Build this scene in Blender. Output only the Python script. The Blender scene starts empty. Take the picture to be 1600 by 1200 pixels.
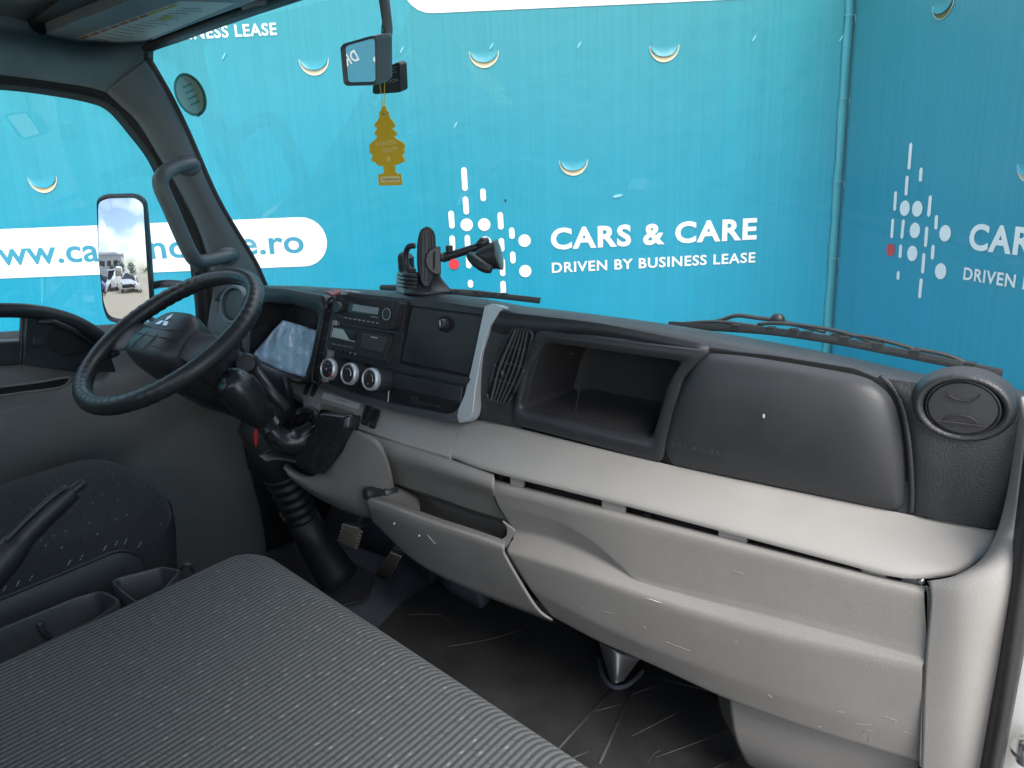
import bpy, bmesh, math, random
from mathutils import Vector as V, Matrix
random.seed(7)
R = math.radians
SC = bpy.context.scene
COL = SC.collection

# ------------------------------------------------------------------ camera, world, sun, exposure
FPX, CX, CY = 1200.0, 800.0, 600.0          # focal length and centre in photo pixels (1600 x 1200)
CAM = V((0.99, -1.06, 1.06))
_d = V((185.0, 4460.0, FPX)).normalized()     # gravity in camera axes (x right, y down, z ahead)
_z = V((0, 0, 1)); _h = (_z - _d * _z.dot(_d)).normalized(); _r = _d.cross(_h)
_a = R(39.0)
_f = _h * math.cos(_a) + _r * math.sin(_a)
_s = _r * math.cos(_a) - _h * math.sin(_a)
M3 = Matrix((_s, _f, -_d))                    # cab axes: X right, Y ahead, Z up
cam = bpy.data.cameras.new('camera'); camo = bpy.data.objects.new('camera', cam); COL.objects.link(camo)
cam.sensor_fit = 'HORIZONTAL'; cam.sensor_width = 36.0; cam.lens = 36.0 * FPX / 1600.0
cam.clip_start = 0.02; cam.clip_end = 600
cr, cd, cf = M3 @ V((1, 0, 0)), M3 @ V((0, 1, 0)), M3 @ V((0, 0, 1))
rot = Matrix((cr, -cd, -cf)).transposed()
camo.matrix_world = Matrix.Translation(CAM) @ rot.to_4x4()
SC.camera = camo

SUN_EL, SUN_AZ = R(50), R(122)                # azimuth clockwise from +Y
w = bpy.data.worlds.new('World'); SC.world = w; w.use_nodes = True
nt = w.node_tree; nt.nodes.clear()
wo = nt.nodes.new('ShaderNodeOutputWorld'); bg = nt.nodes.new('ShaderNodeBackground')
sky = nt.nodes.new('ShaderNodeTexSky'); sky.sky_type = 'NISHITA'; sky.sun_disc = False
sky.sun_elevation = SUN_EL; sky.sun_rotation = SUN_AZ; sky.air_density = 1.0; sky.dust_density = 1.5
tc = nt.nodes.new('ShaderNodeTexCoord'); mp = nt.nodes.new('ShaderNodeMapping'); mp.inputs['Scale'].default_value = (2.2, 2.2, 4.5)
ns = nt.nodes.new('ShaderNodeTexNoise'); ns.inputs['Scale'].default_value = 1.3; ns.inputs['Detail'].default_value = 7
rp = nt.nodes.new('ShaderNodeValToRGB'); rp.color_ramp.elements[0].position = 0.44; rp.color_ramp.elements[1].position = 0.66
mx = nt.nodes.new('ShaderNodeMix'); mx.data_type = 'RGBA'
nt.links.new(tc.outputs['Generated'], mp.inputs[0]); nt.links.new(mp.outputs[0], ns.inputs['Vector'])
nt.links.new(ns.outputs['Fac'], rp.inputs[0]); nt.links.new(rp.outputs[0], mx.inputs[0])
nt.links.new(sky.outputs[0], mx.inputs[6]); mx.inputs[7].default_value = (10.5, 10.6, 10.9, 1)
nt.links.new(mx.outputs[2], bg.inputs[0]); bg.inputs[1].default_value = 0.15
nt.links.new(bg.outputs[0], wo.inputs[0])
sun = bpy.data.lights.new('sun', 'SUN'); sun.energy = 1.75; sun.angle = R(30); sun.color = (1, .96, .9)
suno = bpy.data.objects.new('sun', sun); COL.objects.link(suno)
sdir = V((math.sin(SUN_AZ) * math.cos(SUN_EL), math.cos(SUN_AZ) * math.cos(SUN_EL), math.sin(SUN_EL)))
suno.rotation_euler = (-sdir).to_track_quat('-Z', 'Y').to_euler()
vs = SC.view_settings; vs.view_transform = 'Standard'; vs.look = 'None'; vs.gamma = 1; vs.use_curve_mapping = False
vs.exposure = 1.3
SC.render.engine = 'CYCLES'
SC.cycles.max_bounces = 10; SC.cycles.diffuse_bounces = 5; SC.cycles.transparent_max_bounces = 16; SC.cycles.glossy_bounces = 5
SC.cycles.use_denoising = True
SC.cycles.caustics_reflective = False; SC.cycles.caustics_refractive = False

# ------------------------------------------------------------------ picking real points: a sight line met with a real surface
def PLN(n, d): return (V(n), d)
def PX(x): return PLN((1, 0, 0), x)
def PY(y, s=0.0, z0=.61): return PLN((0, 1, -s), y - s * z0)      # face leaning away by s
def PZ(z, s=0.0, y0=0.0): return PLN((0, -s, 1), z - s * y0)
def at(x, y, pl):
    if isinstance(pl, (int, float)): pl = PY(pl)
    v = M3 @ V(((x - CX) / FPX, (y - CY) / FPX, 1.0))
    n, d = pl
    t = (d - n.dot(CAM)) / n.dot(v)
    return CAM + v * t
def ats(pts, pl):
    if isinstance(pl, list): return [at(x, y, q) for (x, y), q in zip(pts, pl)]
    return [at(x, y, pl) for x, y in pts]

# ------------------------------------------------------------------ mesh building
def cat(pts, n, closed=False):
    """Catmull-Rom through pts, n samples"""
    m = len(pts); out = []
    if m == 2 and not closed:
        return [pts[0].lerp(pts[1], i / (n - 1)) for i in range(n)]
    seg = m if closed else m - 1
    for i in range(n):
        t = i / n * seg if closed else i / (n - 1) * seg
        k = min(int(t), seg - 1); u = t - k
        if closed: p = [pts[(k + j - 1) % m] for j in range(4)]
        else: p = [pts[max(0, min(m - 1, k + j - 1))] for j in range(4)]
        out.append(0.5 * ((2 * p[1]) + (p[2] - p[0]) * u + (2 * p[0] - 5 * p[1] + 4 * p[2] - p[3]) * u * u + (3 * p[1] - p[0] - 3 * p[2] + p[3]) * u ** 3))
    return out
def lin(pts, n):
    L = [0]
    for a, b in zip(pts, pts[1:]): L.append(L[-1] + (b - a).length)
    out = []
    for i in range(n):
        s = L[-1] * i / (n - 1); k = 0
        while k < len(L) - 2 and L[k + 1] < s: k += 1
        out.append(pts[k].lerp(pts[k + 1], (s - L[k]) / max(1e-9, L[k + 1] - L[k])))
    return out
def rnd(pts, r, n=4):
    """round the corners of a closed 2D polygon; r a number or one per corner"""
    out = []; m = len(pts)
    for i in range(m):
        p0, p, p1 = V(pts[i - 1]).to_2d(), V(pts[i]).to_2d(), V(pts[(i + 1) % m]).to_2d()
        rr = r[i] if isinstance(r, (list, tuple)) else r
        if rr <= 0: out.append(tuple(p)); continue
        a = p0 - p; b = p1 - p
        la = min(rr, a.length * .48); lb = min(rr, b.length * .48)
        A = p + a.normalized() * la; B = p + b.normalized() * lb
        for k in range(n + 1):
            t = k / n; q = A * (1 - t) ** 2 + p * 2 * t * (1 - t) + B * t * t
            out.append(tuple(q))
    return out

class MB:
    def __init__(s): s.v = []; s.f = []
    def add(s, vs_, fs):
        o = len(s.v); s.v += [V(p) for p in vs_]; s.f += [tuple(i + o for i in f) for f in fs]; return s
    def box(s, c, h, ax=None):
        c = V(c); ax = ax or (V((1, 0, 0)), V((0, 1, 0)), V((0, 0, 1)))
        P = [c + ax[0] * (i * h[0]) + ax[1] * (j * h[1]) + ax[2] * (k * h[2]) for i in (-1, 1) for j in (-1, 1) for k in (-1, 1)]
        return s.add(P, [(0, 1, 3, 2), (4, 6, 7, 5), (0, 4, 5, 1), (2, 3, 7, 6), (0, 2, 6, 4), (1, 5, 7, 3)])
    def bar(s, a, b, wd, th, up=(0, 0, 1)):
        a, b = V(a), V(b); d = (b - a); z = d.normalized(); x = z.cross(V(up)).normalized(); y = x.cross(z)
        return s.box((a + b) / 2, (d.length / 2, wd / 2, th / 2), (z, x, y))
    def prism(s, poly, vec):
        n = len(poly); vec = V(vec); poly = [V(p) for p in poly]
        return s.add(poly + [p + vec for p in poly], [tuple(range(n - 1, -1, -1)), tuple(range(n, 2 * n))] + [(i, (i + 1) % n, n + (i + 1) % n, n + i) for i in range(n)])
    def tube(s, pts, r, n=10, closed=False, flat=None, cap=True):
        """r number or list; flat=(scale along side, scale along up)"""
        pts = [V(p) for p in pts]; m = len(pts); rings = []; up = None
        for i in range(m):
            a = pts[i - 1] if (i > 0 or closed) else pts[i]
            b = pts[(i + 1) % m] if (i < m - 1 or closed) else pts[i]
            t = (b - a).normalized()
            if up is None:
                up = V((0, 0, 1)) if abs(t.z) < .9 else V((0, 1, 0))
            x = t.cross(up).normalized(); up = x.cross(t).normalized()
            rr = r[i] if isinstance(r, (list, tuple)) else r
            fx, fy = flat or (1, 1)
            rings.append([pts[i] + x * (math.cos(2 * math.pi * k / n) * rr * fx) + up * (math.sin(2 * math.pi * k / n) * rr * fy) for k in range(n)])
        fs = []
        for i in range(m if closed else m - 1):
            j = (i + 1) % m
            for k in range(n): fs.append((i * n + k, i * n + (k + 1) % n, j * n + (k + 1) % n, j * n + k))
        if not closed and cap: fs += [tuple(range(n - 1, -1, -1)), tuple((m - 1) * n + k for k in range(n))]
        return s.add([p for rg in rings for p in rg], fs)
    def lathe(s, c, axis, prof, n=32, sx=1.0, xdir=None):
        """prof: list of (radius, height along axis)"""
        c = V(c); a = V(axis).normalized(); x = V(xdir) if xdir else (V((1, 0, 0)) if abs(a.x) < .9 else V((0, 1, 0)))
        x = (x - a * x.dot(a)).normalized(); y = a.cross(x)
        P = []; fs = []
        for r_, h_ in prof:
            for k in range(n):
                t = 2 * math.pi * k / n; P.append(c + a * h_ + x * (r_ * math.cos(t) * sx) + y * (r_ * math.sin(t)))
        for i in range(len(prof) - 1):
            for k in range(n): fs.append((i * n + k, i * n + (k + 1) % n, (i + 1) * n + (k + 1) % n, (i + 1) * n + k))
        if prof[0][0] > 1e-5: fs.append(tuple(range(n - 1, -1, -1)))
        if prof[-1][0] > 1e-5: fs.append(tuple((len(prof) - 1) * n + k for k in range(n)))
        return s.add(P, fs)
    def grid(s, rows):
        n = len(rows[0]); m = len(rows)
        return s.add([p for r_ in rows for p in r_], [(i * n + k, i * n + k + 1, (i + 1) * n + k + 1, (i + 1) * n + k) for i in range(m - 1) for k in range(n - 1)])
    def loops(s, rings, cap0=False, cap1=False):
        n = len(rings[0]); m = len(rings)
        fs = [(i * n + k, i * n + (k + 1) % n, (i + 1) * n + (k + 1) % n, (i + 1) * n + k) for i in range(m - 1) for k in range(n)]
        if cap0: fs.append(tuple(range(n - 1, -1, -1)))
        if cap1: fs.append(tuple((m - 1) * n + k for k in range(n)))
        return s.add([p for r_ in rings for p in r_], fs)
    def ball(s, c, r, ax=None, n=16):
        c = V(c); ax = ax or (V((1, 0, 0)), V((0, 1, 0)), V((0, 0, 1))); r = r if isinstance(r, (tuple, list)) else (r, r, r)
        rings = []
        for i in range(1, n // 2):
            ph = math.pi * i / (n // 2)
            rings.append([c + ax[0] * (r[0] * math.sin(ph) * math.cos(2 * math.pi * k / n)) + ax[1] * (r[1] * math.sin(ph) * math.sin(2 * math.pi * k / n)) + ax[2] * (r[2] * math.cos(ph)) for k in range(n)])
        return s.loops(rings, True, True)

def origin(o):
    p = V((0, 0, 0))
    while o: p += o.location; o = o.parent
    return p
def mk(name, mb, mat, parent=None, smooth=40, bevel=0, solid=0, seg=2, soff=-1, sub=0):
    base = origin(parent) if parent else V((0, 0, 0))
    me = bpy.data.meshes.new(name)
    me.from_pydata([tuple(p - base) for p in mb.v], [], mb.f)
    bm = bmesh.new(); bm.from_mesh(me)
    bmesh.ops.remove_doubles(bm, verts=bm.verts, dist=1e-6)
    bmesh.ops.recalc_face_normals(bm, faces=bm.faces); bm.to_mesh(me); bm.free()
    if mat: me.materials.append(mat)
    o = bpy.data.objects.new(name, me); COL.objects.link(o)
    if parent: o.parent = parent
    if smooth:
        me.shade_smooth()
        if smooth < 180: me.set_sharp_from_angle(angle=R(smooth))
    if solid:
        m = o.modifiers.new('thickness', 'SOLIDIFY'); m.thickness = solid; m.offset = soff
    if bevel:
        m = o.modifiers.new('bevel', 'BEVEL'); m.width = bevel; m.segments = seg; m.limit_method = 'ANGLE'; m.angle_limit = R(35); m.harden_normals = True
    if sub:
        m = o.modifiers.new('sub', 'SUBSURF'); m.levels = sub; m.render_levels = sub
    return o
def tag(o, label=None, cat_=None, group=None, kind=None):
    if label: o['label'] = label
    if cat_: o['category'] = cat_
    if group: o['group'] = group
    if kind: o['kind'] = kind
    return o
def thing(name, label, cat_, loc=(0, 0, 0), group=None):
    o = bpy.data.objects.new(name, None); COL.objects.link(o); o.location = loc
    o.empty_display_size = .05
    return tag(o, label, cat_, group)
def loft(rows, nc=24, nr=None, smooth_rows=True):
    """rows: (pixels, surface or list of surfaces) or a list of 3D points"""
    G = []
    for r_ in rows:
        if isinstance(r_, tuple):
            px, pl = r_
            if isinstance(pl, list): p = [at(x, y, q) for (x, y), q in zip(px, pl)]
            else: p = ats(px, pl)
        else: p = [V(q) for q in r_]
        G.append(cat(p, nc))
    if nr:
        cols = [(cat if smooth_rows else lin)([g[k] for g in G], nr) for k in range(nc)]
        G = [[c[i] for c in cols] for i in range(nr)]
    return MB().grid(G)
def plate(px, pl, th, r=0, n=4):
    """outlined panel standing proud by th towards the cabin (normal of pl pointing to the camera)"""
    if isinstance(pl, (int, float)): pl = PY(pl)
    if r: px = rnd(px, r, n)
    P = ats(px, pl); nn = pl[0].normalized()
    if nn.dot(CAM - P[0]) < 0: nn = -nn
    return MB().prism(P, nn * th)
def normal(pl):
    if isinstance(pl, (int, float)): pl = PY(pl)
    nn = pl[0].normalized()
    return nn if nn.dot(CAM) - pl[1] / pl[0].length > 0 else -nn

# ------------------------------------------------------------------ materials
MATS = {}
def mat(name, col, rough=.5, grain=None, var=.0, metal=0.0, spec=.5, coat=0, dust=0, trans=None):
    """grain=(kind, scale per metre, bump distance)"""
    if name in MATS: return MATS[name]
    m = bpy.data.materials.new(name); m.use_nodes = True; t = m.node_tree; N = t.nodes; L = t.links
    b = N['Principled BSDF']
    b.inputs['Base Color'].default_value = (*col, 1); b.inputs['Roughness'].default_value = rough
    b.inputs['Metallic'].default_value = metal; b.inputs['Specular IOR Level'].default_value = spec
    b.inputs['Coat Weight'].default_value = coat
    co = N.new('ShaderNodeTexCoord')
    if var or dust:
        n1 = N.new('ShaderNodeTexNoise'); n1.inputs['Scale'].default_value = 9; n1.inputs['Detail'].default_value = 6; n1.inputs['Roughness'].default_value = .65
        L.new(co.outputs['Object'], n1.inputs['Vector'])
        h = N.new('ShaderNodeMapRange'); h.inputs[1].default_value = .3; h.inputs[2].default_value = .7
        h.inputs[3].default_value = 1 - var; h.inputs[4].default_value = 1 + var
        L.new(n1.outputs['Fac'], h.inputs[0])
        mm = N.new('ShaderNodeMix'); mm.data_type = 'RGBA'; mm.blend_type = 'MULTIPLY'; mm.inputs[0].default_value = 1
        mm.inputs[6].default_value = (*col, 1); L.new(h.outputs[0], mm.inputs[7])
        L.new(mm.outputs[2], b.inputs['Base Color'])
        n2 = N.new('ShaderNodeMapRange'); n2.inputs[1].default_value = .35; n2.inputs[2].default_value = .7
        n2.inputs[3].default_value = max(.05, rough - .08); n2.inputs[4].default_value = min(1, rough + .1)
        L.new(n1.outputs['Fac'], n2.inputs[0]); L.new(n2.outputs[0], b.inputs['Roughness'])
        if dust:
            n3 = N.new('ShaderNodeTexNoise'); n3.inputs['Scale'].default_value = 420; n3.inputs['Detail'].default_value = 2
            L.new(co.outputs['Object'], n3.inputs['Vector'])
            r3 = N.new('ShaderNodeMapRange'); r3.inputs[1].default_value = .68; r3.inputs[2].default_value = .76; r3.inputs[3].default_value = 0; r3.inputs[4].default_value = dust
            L.new(n3.outputs['Fac'], r3.inputs[0])
            m3 = N.new('ShaderNodeMix'); m3.data_type = 'RGBA'; m3.inputs[7].default_value = (.32, .31, .29, 1)
            L.new(r3.outputs[0], m3.inputs[0]); L.new(mm.outputs[2], m3.inputs[6]); L.new(m3.outputs[2], b.inputs['Base Color'])
    if grain:
        kd, sc, dist = grain
        if kd == 'noise':
            g = N.new('ShaderNodeTexNoise'); g.inputs['Scale'].default_value = sc; g.inputs['Detail'].default_value = 3; out = g.outputs['Fac']
        else:
            g = N.new('ShaderNodeTexVoronoi'); g.feature = 'SMOOTH_F1'; g.inputs['Scale'].default_value = sc; g.inputs['Randomness'].default_value = 1; out = g.outputs['Distance']
        L.new(co.outputs['Object'], g.inputs['Vector'])
        bp = N.new('ShaderNodeBump'); bp.inputs['Strength'].default_value = 1; bp.inputs['Distance'].default_value = dist
        if kd != 'noise': bp.invert = True
        L.new(out, bp.inputs['Height']); L.new(bp.outputs[0], b.inputs['Normal'])
    MATS[name] = m
    return m
blk = mat('black grained plastic', (.032, .034, .037), .42, ('voronoi', 560, .0006), .12, dust=.06)
blks = mat('black smooth plastic', (.028, .030, .033), .38, ('noise', 700, .0001), .1, dust=.05)
blkm = mat('matt black plastic', (.024, .024, .026), .6, ('noise', 500, .0002), .1)
deep = mat('black recess', (.006, .006, .007), .7)
pad = mat('satin black airbag cover', (.032, .034, .037), .5, ('noise', 900, .00025), .08, dust=.1)
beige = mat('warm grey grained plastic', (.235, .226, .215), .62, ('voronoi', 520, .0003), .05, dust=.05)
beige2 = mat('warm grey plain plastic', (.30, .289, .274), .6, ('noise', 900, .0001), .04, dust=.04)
shgrey = mat('shaded warm grey plastic', (.19, .185, .175), .55, ('voronoi', 500, .0003), .06)  # the dash's warm grey darkened; dim far-side light put into the colour
slate = mat('slate grey pillar plastic', (.145, .175, .188), .5, ('noise', 800, .0002), .05)
liner = mat('felt headliner', (.22, .29, .32), .95, ('noise', 900, .0008), .15)
silver = mat('satin silver plastic', (.60, .63, .66), .36, None, .03, .45)
chrome = mat('bright metal', (.62, .63, .64), .22, None, 0, 1)
steel = mat('dull steel', (.35, .35, .36), .45, None, .1, .7)
leather = mat('black leather', (.02, .02, .022), .27, ('noise', 260, .00014), .1)
rubber = mat('black rubber', (.024, .024, .025), .55, ('noise', 400, .0003), .15)
vinyl = mat('black vinyl', (.034, .036, .039), .42, ('voronoi', 600, .0003), .1)
white = mat('white paint', (.78, .78, .75), .3, None, .02)
wprint = mat('white print', (.80, .81, .79), .5)
gprint = mat('grey print', (.45, .45, .45), .5)
rprint = mat('red print', (.62, .03, .045), .5)
cyanp = mat('blue print', (.035, .25, .36), .5)
yel = mat('yellow card', (.78, .52, .02), .6, None, .06)
yelp = mat('pale yellow print', (.9, .75, .35), .6)
redp = mat('red plastic', (.35, .012, .015), .4)
worn = mat('worn rubber pedal', (.32, .27, .22), .7, ('noise', 300, .0004), .3)
bluegrey = mat('blue grey carpet plastic', (.085, .095, .115), .7, ('noise', 300, .0005), .2)
paper = mat('white label', (.62, .62, .63), .5)
green = mat('green sticker', (.04, .17, .10), .6)
olive = mat('sticker back', (.42, .50, .38), .6)
plab = mat('visor label', (.45, .52, .53), .5)

def glassmat(name, tint, refl=1.0, haze=0.0):
    m = bpy.data.materials.new(name); m.use_nodes = True; t = m.node_tree; t.nodes.clear()
    o = t.nodes.new('ShaderNodeOutputMaterial'); a = t.nodes.new('ShaderNodeBsdfTransparent'); a.inputs[0].default_value = (*tint, 1)
    g = t.nodes.new('ShaderNodeBsdfGlossy'); g.inputs['Roughness'].default_value = .0; g.inputs[0].default_value = (refl, refl, refl, 1)
    lw = t.nodes.new('ShaderNodeLayerWeight'); pw = t.nodes.new('ShaderNodeMath'); pw.operation = 'POWER'; pw.inputs[1].default_value = 5
    f = t.nodes.new('ShaderNodeMath'); f.operation = 'MULTIPLY_ADD'; f.inputs[1].default_value = .90; f.inputs[2].default_value = .10
    t.links.new(lw.outputs['Facing'], pw.inputs[0]); t.links.new(pw.outputs[0], f.inputs[0])
    x = t.nodes.new('ShaderNodeMixShader'); t.links.new(f.outputs[0], x.inputs[0]); t.links.new(a.outputs[0], x.inputs[1]); t.links.new(g.outputs[0], x.inputs[2])
    last = x
    if haze:                                     # pale veil mixed in, standing for light reflected on the glass
        d = t.nodes.new('ShaderNodeBsdfDiffuse'); d.inputs[0].default_value = (.75, .8, .8, 1)
        y = t.nodes.new('ShaderNodeMixShader'); y.inputs[0].default_value = haze
        t.links.new(x.outputs[0], y.inputs[1]); t.links.new(d.outputs[0], y.inputs[2]); last = y
    t.links.new(last.outputs[0], o.inputs[0]); return m
wglass = glassmat('windscreen glass', (.93, .97, .96), 1.0, .05)
dglass = glassmat('door glass', (.92, .97, .96), 1.0, .02)
mirm = bpy.data.materials.new('mirror glass'); mirm.use_nodes = True
mirm.node_tree.nodes['Principled BSDF'].inputs['Metallic'].default_value = 1
mirm.node_tree.nodes['Principled BSDF'].inputs['Roughness'].default_value = 0.01
mirm.node_tree.nodes['Principled BSDF'].inputs['Base Color'].default_value = (.52, .54, .56, 1)
dmirm = mirm.copy(); dmirm.name = 'dim mirror glass'; dmirm.node_tree.nodes['Principled BSDF'].inputs['Base Color'].default_value = (.55, .62, .64, 1)
screen = mat('dark display', (.02, .022, .025), .12)
lcd = mat('grey lcd', (.30, .32, .34), .2)
lcd2 = mat('pale lcd', (.50, .56, .55), .15)

def textmesh(s):
    cu = bpy.data.curves.new('t', 'FONT'); cu.body = s; cu.size = 1; cu.resolution_u = 4
    return cu
def letters(name, s, p0, p1, up, cap, m, parent, bold=0.0, space=1.0, lift=.0012, split=False):
    """flat print: baseline p0 -> p1, capital height cap along up"""
    cu = textmesh(s); cu.offset = bold; cu.space_character = space
    ob = bpy.data.objects.new('t', cu); COL.objects.link(ob)
    dg = bpy.context.evaluated_depsgraph_get(); dg.update()
    me = bpy.data.meshes.new_from_object(ob.evaluated_get(dg))
    xs = [v.co.x for v in me.vertices]; x0, x1 = min(xs), max(xs)
    p0, p1, up = V(p0), V(p1), V(up).normalized(); d = p1 - p0
    nn = d.cross(up).normalized()
    capu = 0.70
    mb = MB()
    mb.add([p0 + d * ((v.co.x - x0) / (x1 - x0)) + up * (v.co.y / capu * cap) + nn * lift for v in me.vertices], [tuple(p.vertices) for p in me.polygons])
    bpy.data.objects.remove(ob); bpy.data.curves.remove(cu); bpy.data.meshes.remove(me)
    if not split: return mk(name, mb, m, parent, smooth=0)
    par_ = list(range(len(mb.v)))
    def fnd(k):
        while par_[k] != k: par_[k] = par_[par_[k]]; k = par_[k]
        return k
    for f_ in mb.f:
        for k in f_[1:]: par_[fnd(k)] = fnd(f_[0])
    isl = {}
    for f_ in mb.f: isl.setdefault(fnd(f_[0]), []).append(f_)
    dn = d.normalized(); spans = []
    for fs in isl.values():
        q = [(mb.v[k] - p0).dot(dn) for f_ in fs for k in f_]; spans.append([min(q), max(q), fs])
    spans.sort(key=lambda q: q[0]); grp = []
    for a_, b_, fs in spans:
        if grp and a_ < grp[-1][1] - (b_ - a_) * .5: grp[-1][1] = max(grp[-1][1], b_); grp[-1][2].extend(fs)
        else: grp.append([a_, b_, list(fs)])
    for a_, b_, fs in grp:
        ids = sorted({k for f_ in fs for k in f_}); mp__ = {k: n_ for n_, k in enumerate(ids)}
        mk('letter', MB().add([mb.v[k] for k in ids], [tuple(mp__[k] for k in f_) for f_ in fs]), m, parent, smooth=0)

# ------------------------------------------------------------------ the setting: yard
GZ = -0.95
def concrete():
    m = mat('yard concrete', (.42, .36, .28), .85, ('noise', 60, .003), .18); return m
g = MB().grid([[V((x, y, GZ)) for x in (-260, -40, -8, 8, 40, 260)] for y in (-260, -40, -8, 8, 40, 260)])
tag(mk('ground', g, concrete(), smooth=0), kind='structure')

# ------------------------------------------------------------------ banners on the fence
H2 = V((_h.x, _h.y, _h.z)); HF = (M3 @ _h); RF = (M3 @ _r)           # level direction the photo looks along, and its right
DL = 3.75
PL_L = (-HF, (-HF).dot(CAM + HF * DL))
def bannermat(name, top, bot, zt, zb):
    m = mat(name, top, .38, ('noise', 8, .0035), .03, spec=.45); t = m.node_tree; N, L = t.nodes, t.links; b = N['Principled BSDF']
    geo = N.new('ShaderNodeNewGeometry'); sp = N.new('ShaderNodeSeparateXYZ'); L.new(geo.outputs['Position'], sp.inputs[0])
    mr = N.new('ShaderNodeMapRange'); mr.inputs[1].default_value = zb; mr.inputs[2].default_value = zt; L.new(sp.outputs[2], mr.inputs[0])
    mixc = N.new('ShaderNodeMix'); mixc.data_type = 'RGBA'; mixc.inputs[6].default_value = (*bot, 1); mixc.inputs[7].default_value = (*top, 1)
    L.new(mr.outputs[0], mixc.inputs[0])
    # faint vertical weave
    co = N.new('ShaderNodeTexCoord'); mp_ = N.new('ShaderNodeMapping'); mp_.inputs['Scale'].default_value = (95, 95, .6); L.new(co.outputs['Object'], mp_.inputs[0])
    n_ = N.new('ShaderNodeTexNoise'); n_.inputs['Scale'].default_value = 1; n_.inputs['Detail'].default_value = 2; L.new(mp_.outputs[0], n_.inputs['Vector'])
    r_ = N.new('ShaderNodeMapRange'); r_.inputs[1].default_value = .3; r_.inputs[2].default_value = .7; r_.inputs[3].default_value = .93; r_.inputs[4].default_value = 1.07; L.new(n_.outputs['Fac'], r_.inputs[0])
    mu = N.new('ShaderNodeMix'); mu.data_type = 'RGBA'; mu.blend_type = 'MULTIPLY'; mu.inputs[0].default_value = 1
    L.new(mixc.outputs[2], mu.inputs[6]); L.new(r_.outputs[0], mu.inputs[7]); L.new(mu.outputs[2], b.inputs['Base Color'])
    return m
ban = bannermat('blue banner vinyl', (.022, .232, .264), (.004, .27, .41), 1.9, .45)  # paler top: windscreen haze painted into the banner colour
cornerA, cornerB = at(1334, 0, PL_L), at(1301, 500, PL_L)
CORN = (cornerA + cornerB) / 2; CORN.z = 0
DR = (HF * math.cos(R(8.6)) - RF * math.sin(R(8.6)))               # right banner runs away along this
nR = DR.cross(V((0, 0, 1))); nR = nR if nR.dot(CAM - CORN) > 0 else -nR
PL_R = (nR, nR.dot(CORN))
TOPZ = 2.25
def flapmesh(c, right, up, nrm, w_, h_):
    pass
def banner(name, label, a, b, nrm):
    t = thing(name, label, 'banner', (a.x, a.y, GZ))
    d = (b - a); L_ = d.length; d = d.normalized(); rows = []
    nx = max(8, int(L_ / .05)); rr = random.Random(3)
    for j in range(36):
        z = GZ + .02 + (TOPZ - GZ) * j / 35; row = []
        for i in range(nx + 1):
            s = L_ * i / nx
            off = .0025 * math.sin(s * 1.9 + z * .7) + .0015 * math.sin(s * 4.1 - z * 1.3)
            e = min(s, L_ - s); off *= min(1, e / .3)
            row.append(V((a.x, a.y, z)) + d * s + nrm * -.0042)
        rows.append(row)
    mk('sheet', MB().grid(rows), ban, t, smooth=180, solid=.002)
    return t
Lstart = CORN - RF * 11
# square up: the left banner lies in PL_L, the right one in PL_R
tl = banner('banner', 'wide blue banner behind the windscreen with web address and white logo', V((Lstart.x, Lstart.y, 0)), CORN, -HF)
trr = banner('banner', 'blue banner set at an angle on the right, logo and lettering cut by the frame', CORN + DR * .015, CORN - DR * 6.0, nR)

def pill(parent, name, px0, px1, wpx, pl, m):
    """rounded bar from px0 to px1 of width wpx, lying on the banner"""
    a, b = at(*px0, pl), at(*px1, pl); n_ = pl[0].normalized(); n_ = n_ if n_.dot(CAM - a) > 0 else -n_
    d = b - a; wv = wpx; d0 = d.normalized() if d.length > 1e-5 else V((0, 0, 1)); x = d0.cross(n_).normalized()
    P = []
    for k in range(13): t = math.pi * k / 12; P.append(b + x * (math.cos(t) * wv / 2) + d0 * (math.sin(t) * wv / 2))
    for k in range(13): t = math.pi + math.pi * k / 12; P.append(a + x * (math.cos(t) * wv / 2) + d0 * (math.sin(t) * wv / 2))
    return mk(name, MB().prism([p + n_ * .0003 for p in P], n_ * .0004), m, parent, smooth=0)
UZ = V((0, 0, 1))
def logo(parent, bars, dots, pl, wbar, rdot):
    for (x, y0, y1, xs) in bars:
        a = at(x, y0, pl); b = at(x + xs, y1, pl); d = (a - b).normalized()
        a = a - d * wbar / 2; b = b + d * wbar / 2
        n_ = normal(pl); xx = d.cross(n_).normalized(); P = []
        for k in range(9): t = math.pi * k / 8; P.append(a + xx * (math.cos(t) * wbar / 2) + d * (math.sin(t) * wbar / 2))
        for k in range(9): t = math.pi + math.pi * k / 8; P.append(b + xx * (math.cos(t) * wbar / 2) + d * (math.sin(t) * wbar / 2))
        mk('logo_bar', MB().prism([p + n_ * .0008 for p in P], n_ * .0004), wprint, parent, smooth=0)
    for (x, y, red) in dots:
        c = at(x, y, pl); n_ = normal(pl)
        o = mk('logo_dot', MB().lathe(c + n_ * .0008, n_, [(rdot * (.86 if red else 1), 0), (rdot * (.86 if red else 1), .0004)], 28), rprint if red else wprint, parent, smooth=0)
        if red: o['label'] = 'red dot of the white logo'
zx = lambda x: 640 + x / 2.6667
zy = lambda y: 220 + y / 2.6667
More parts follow.
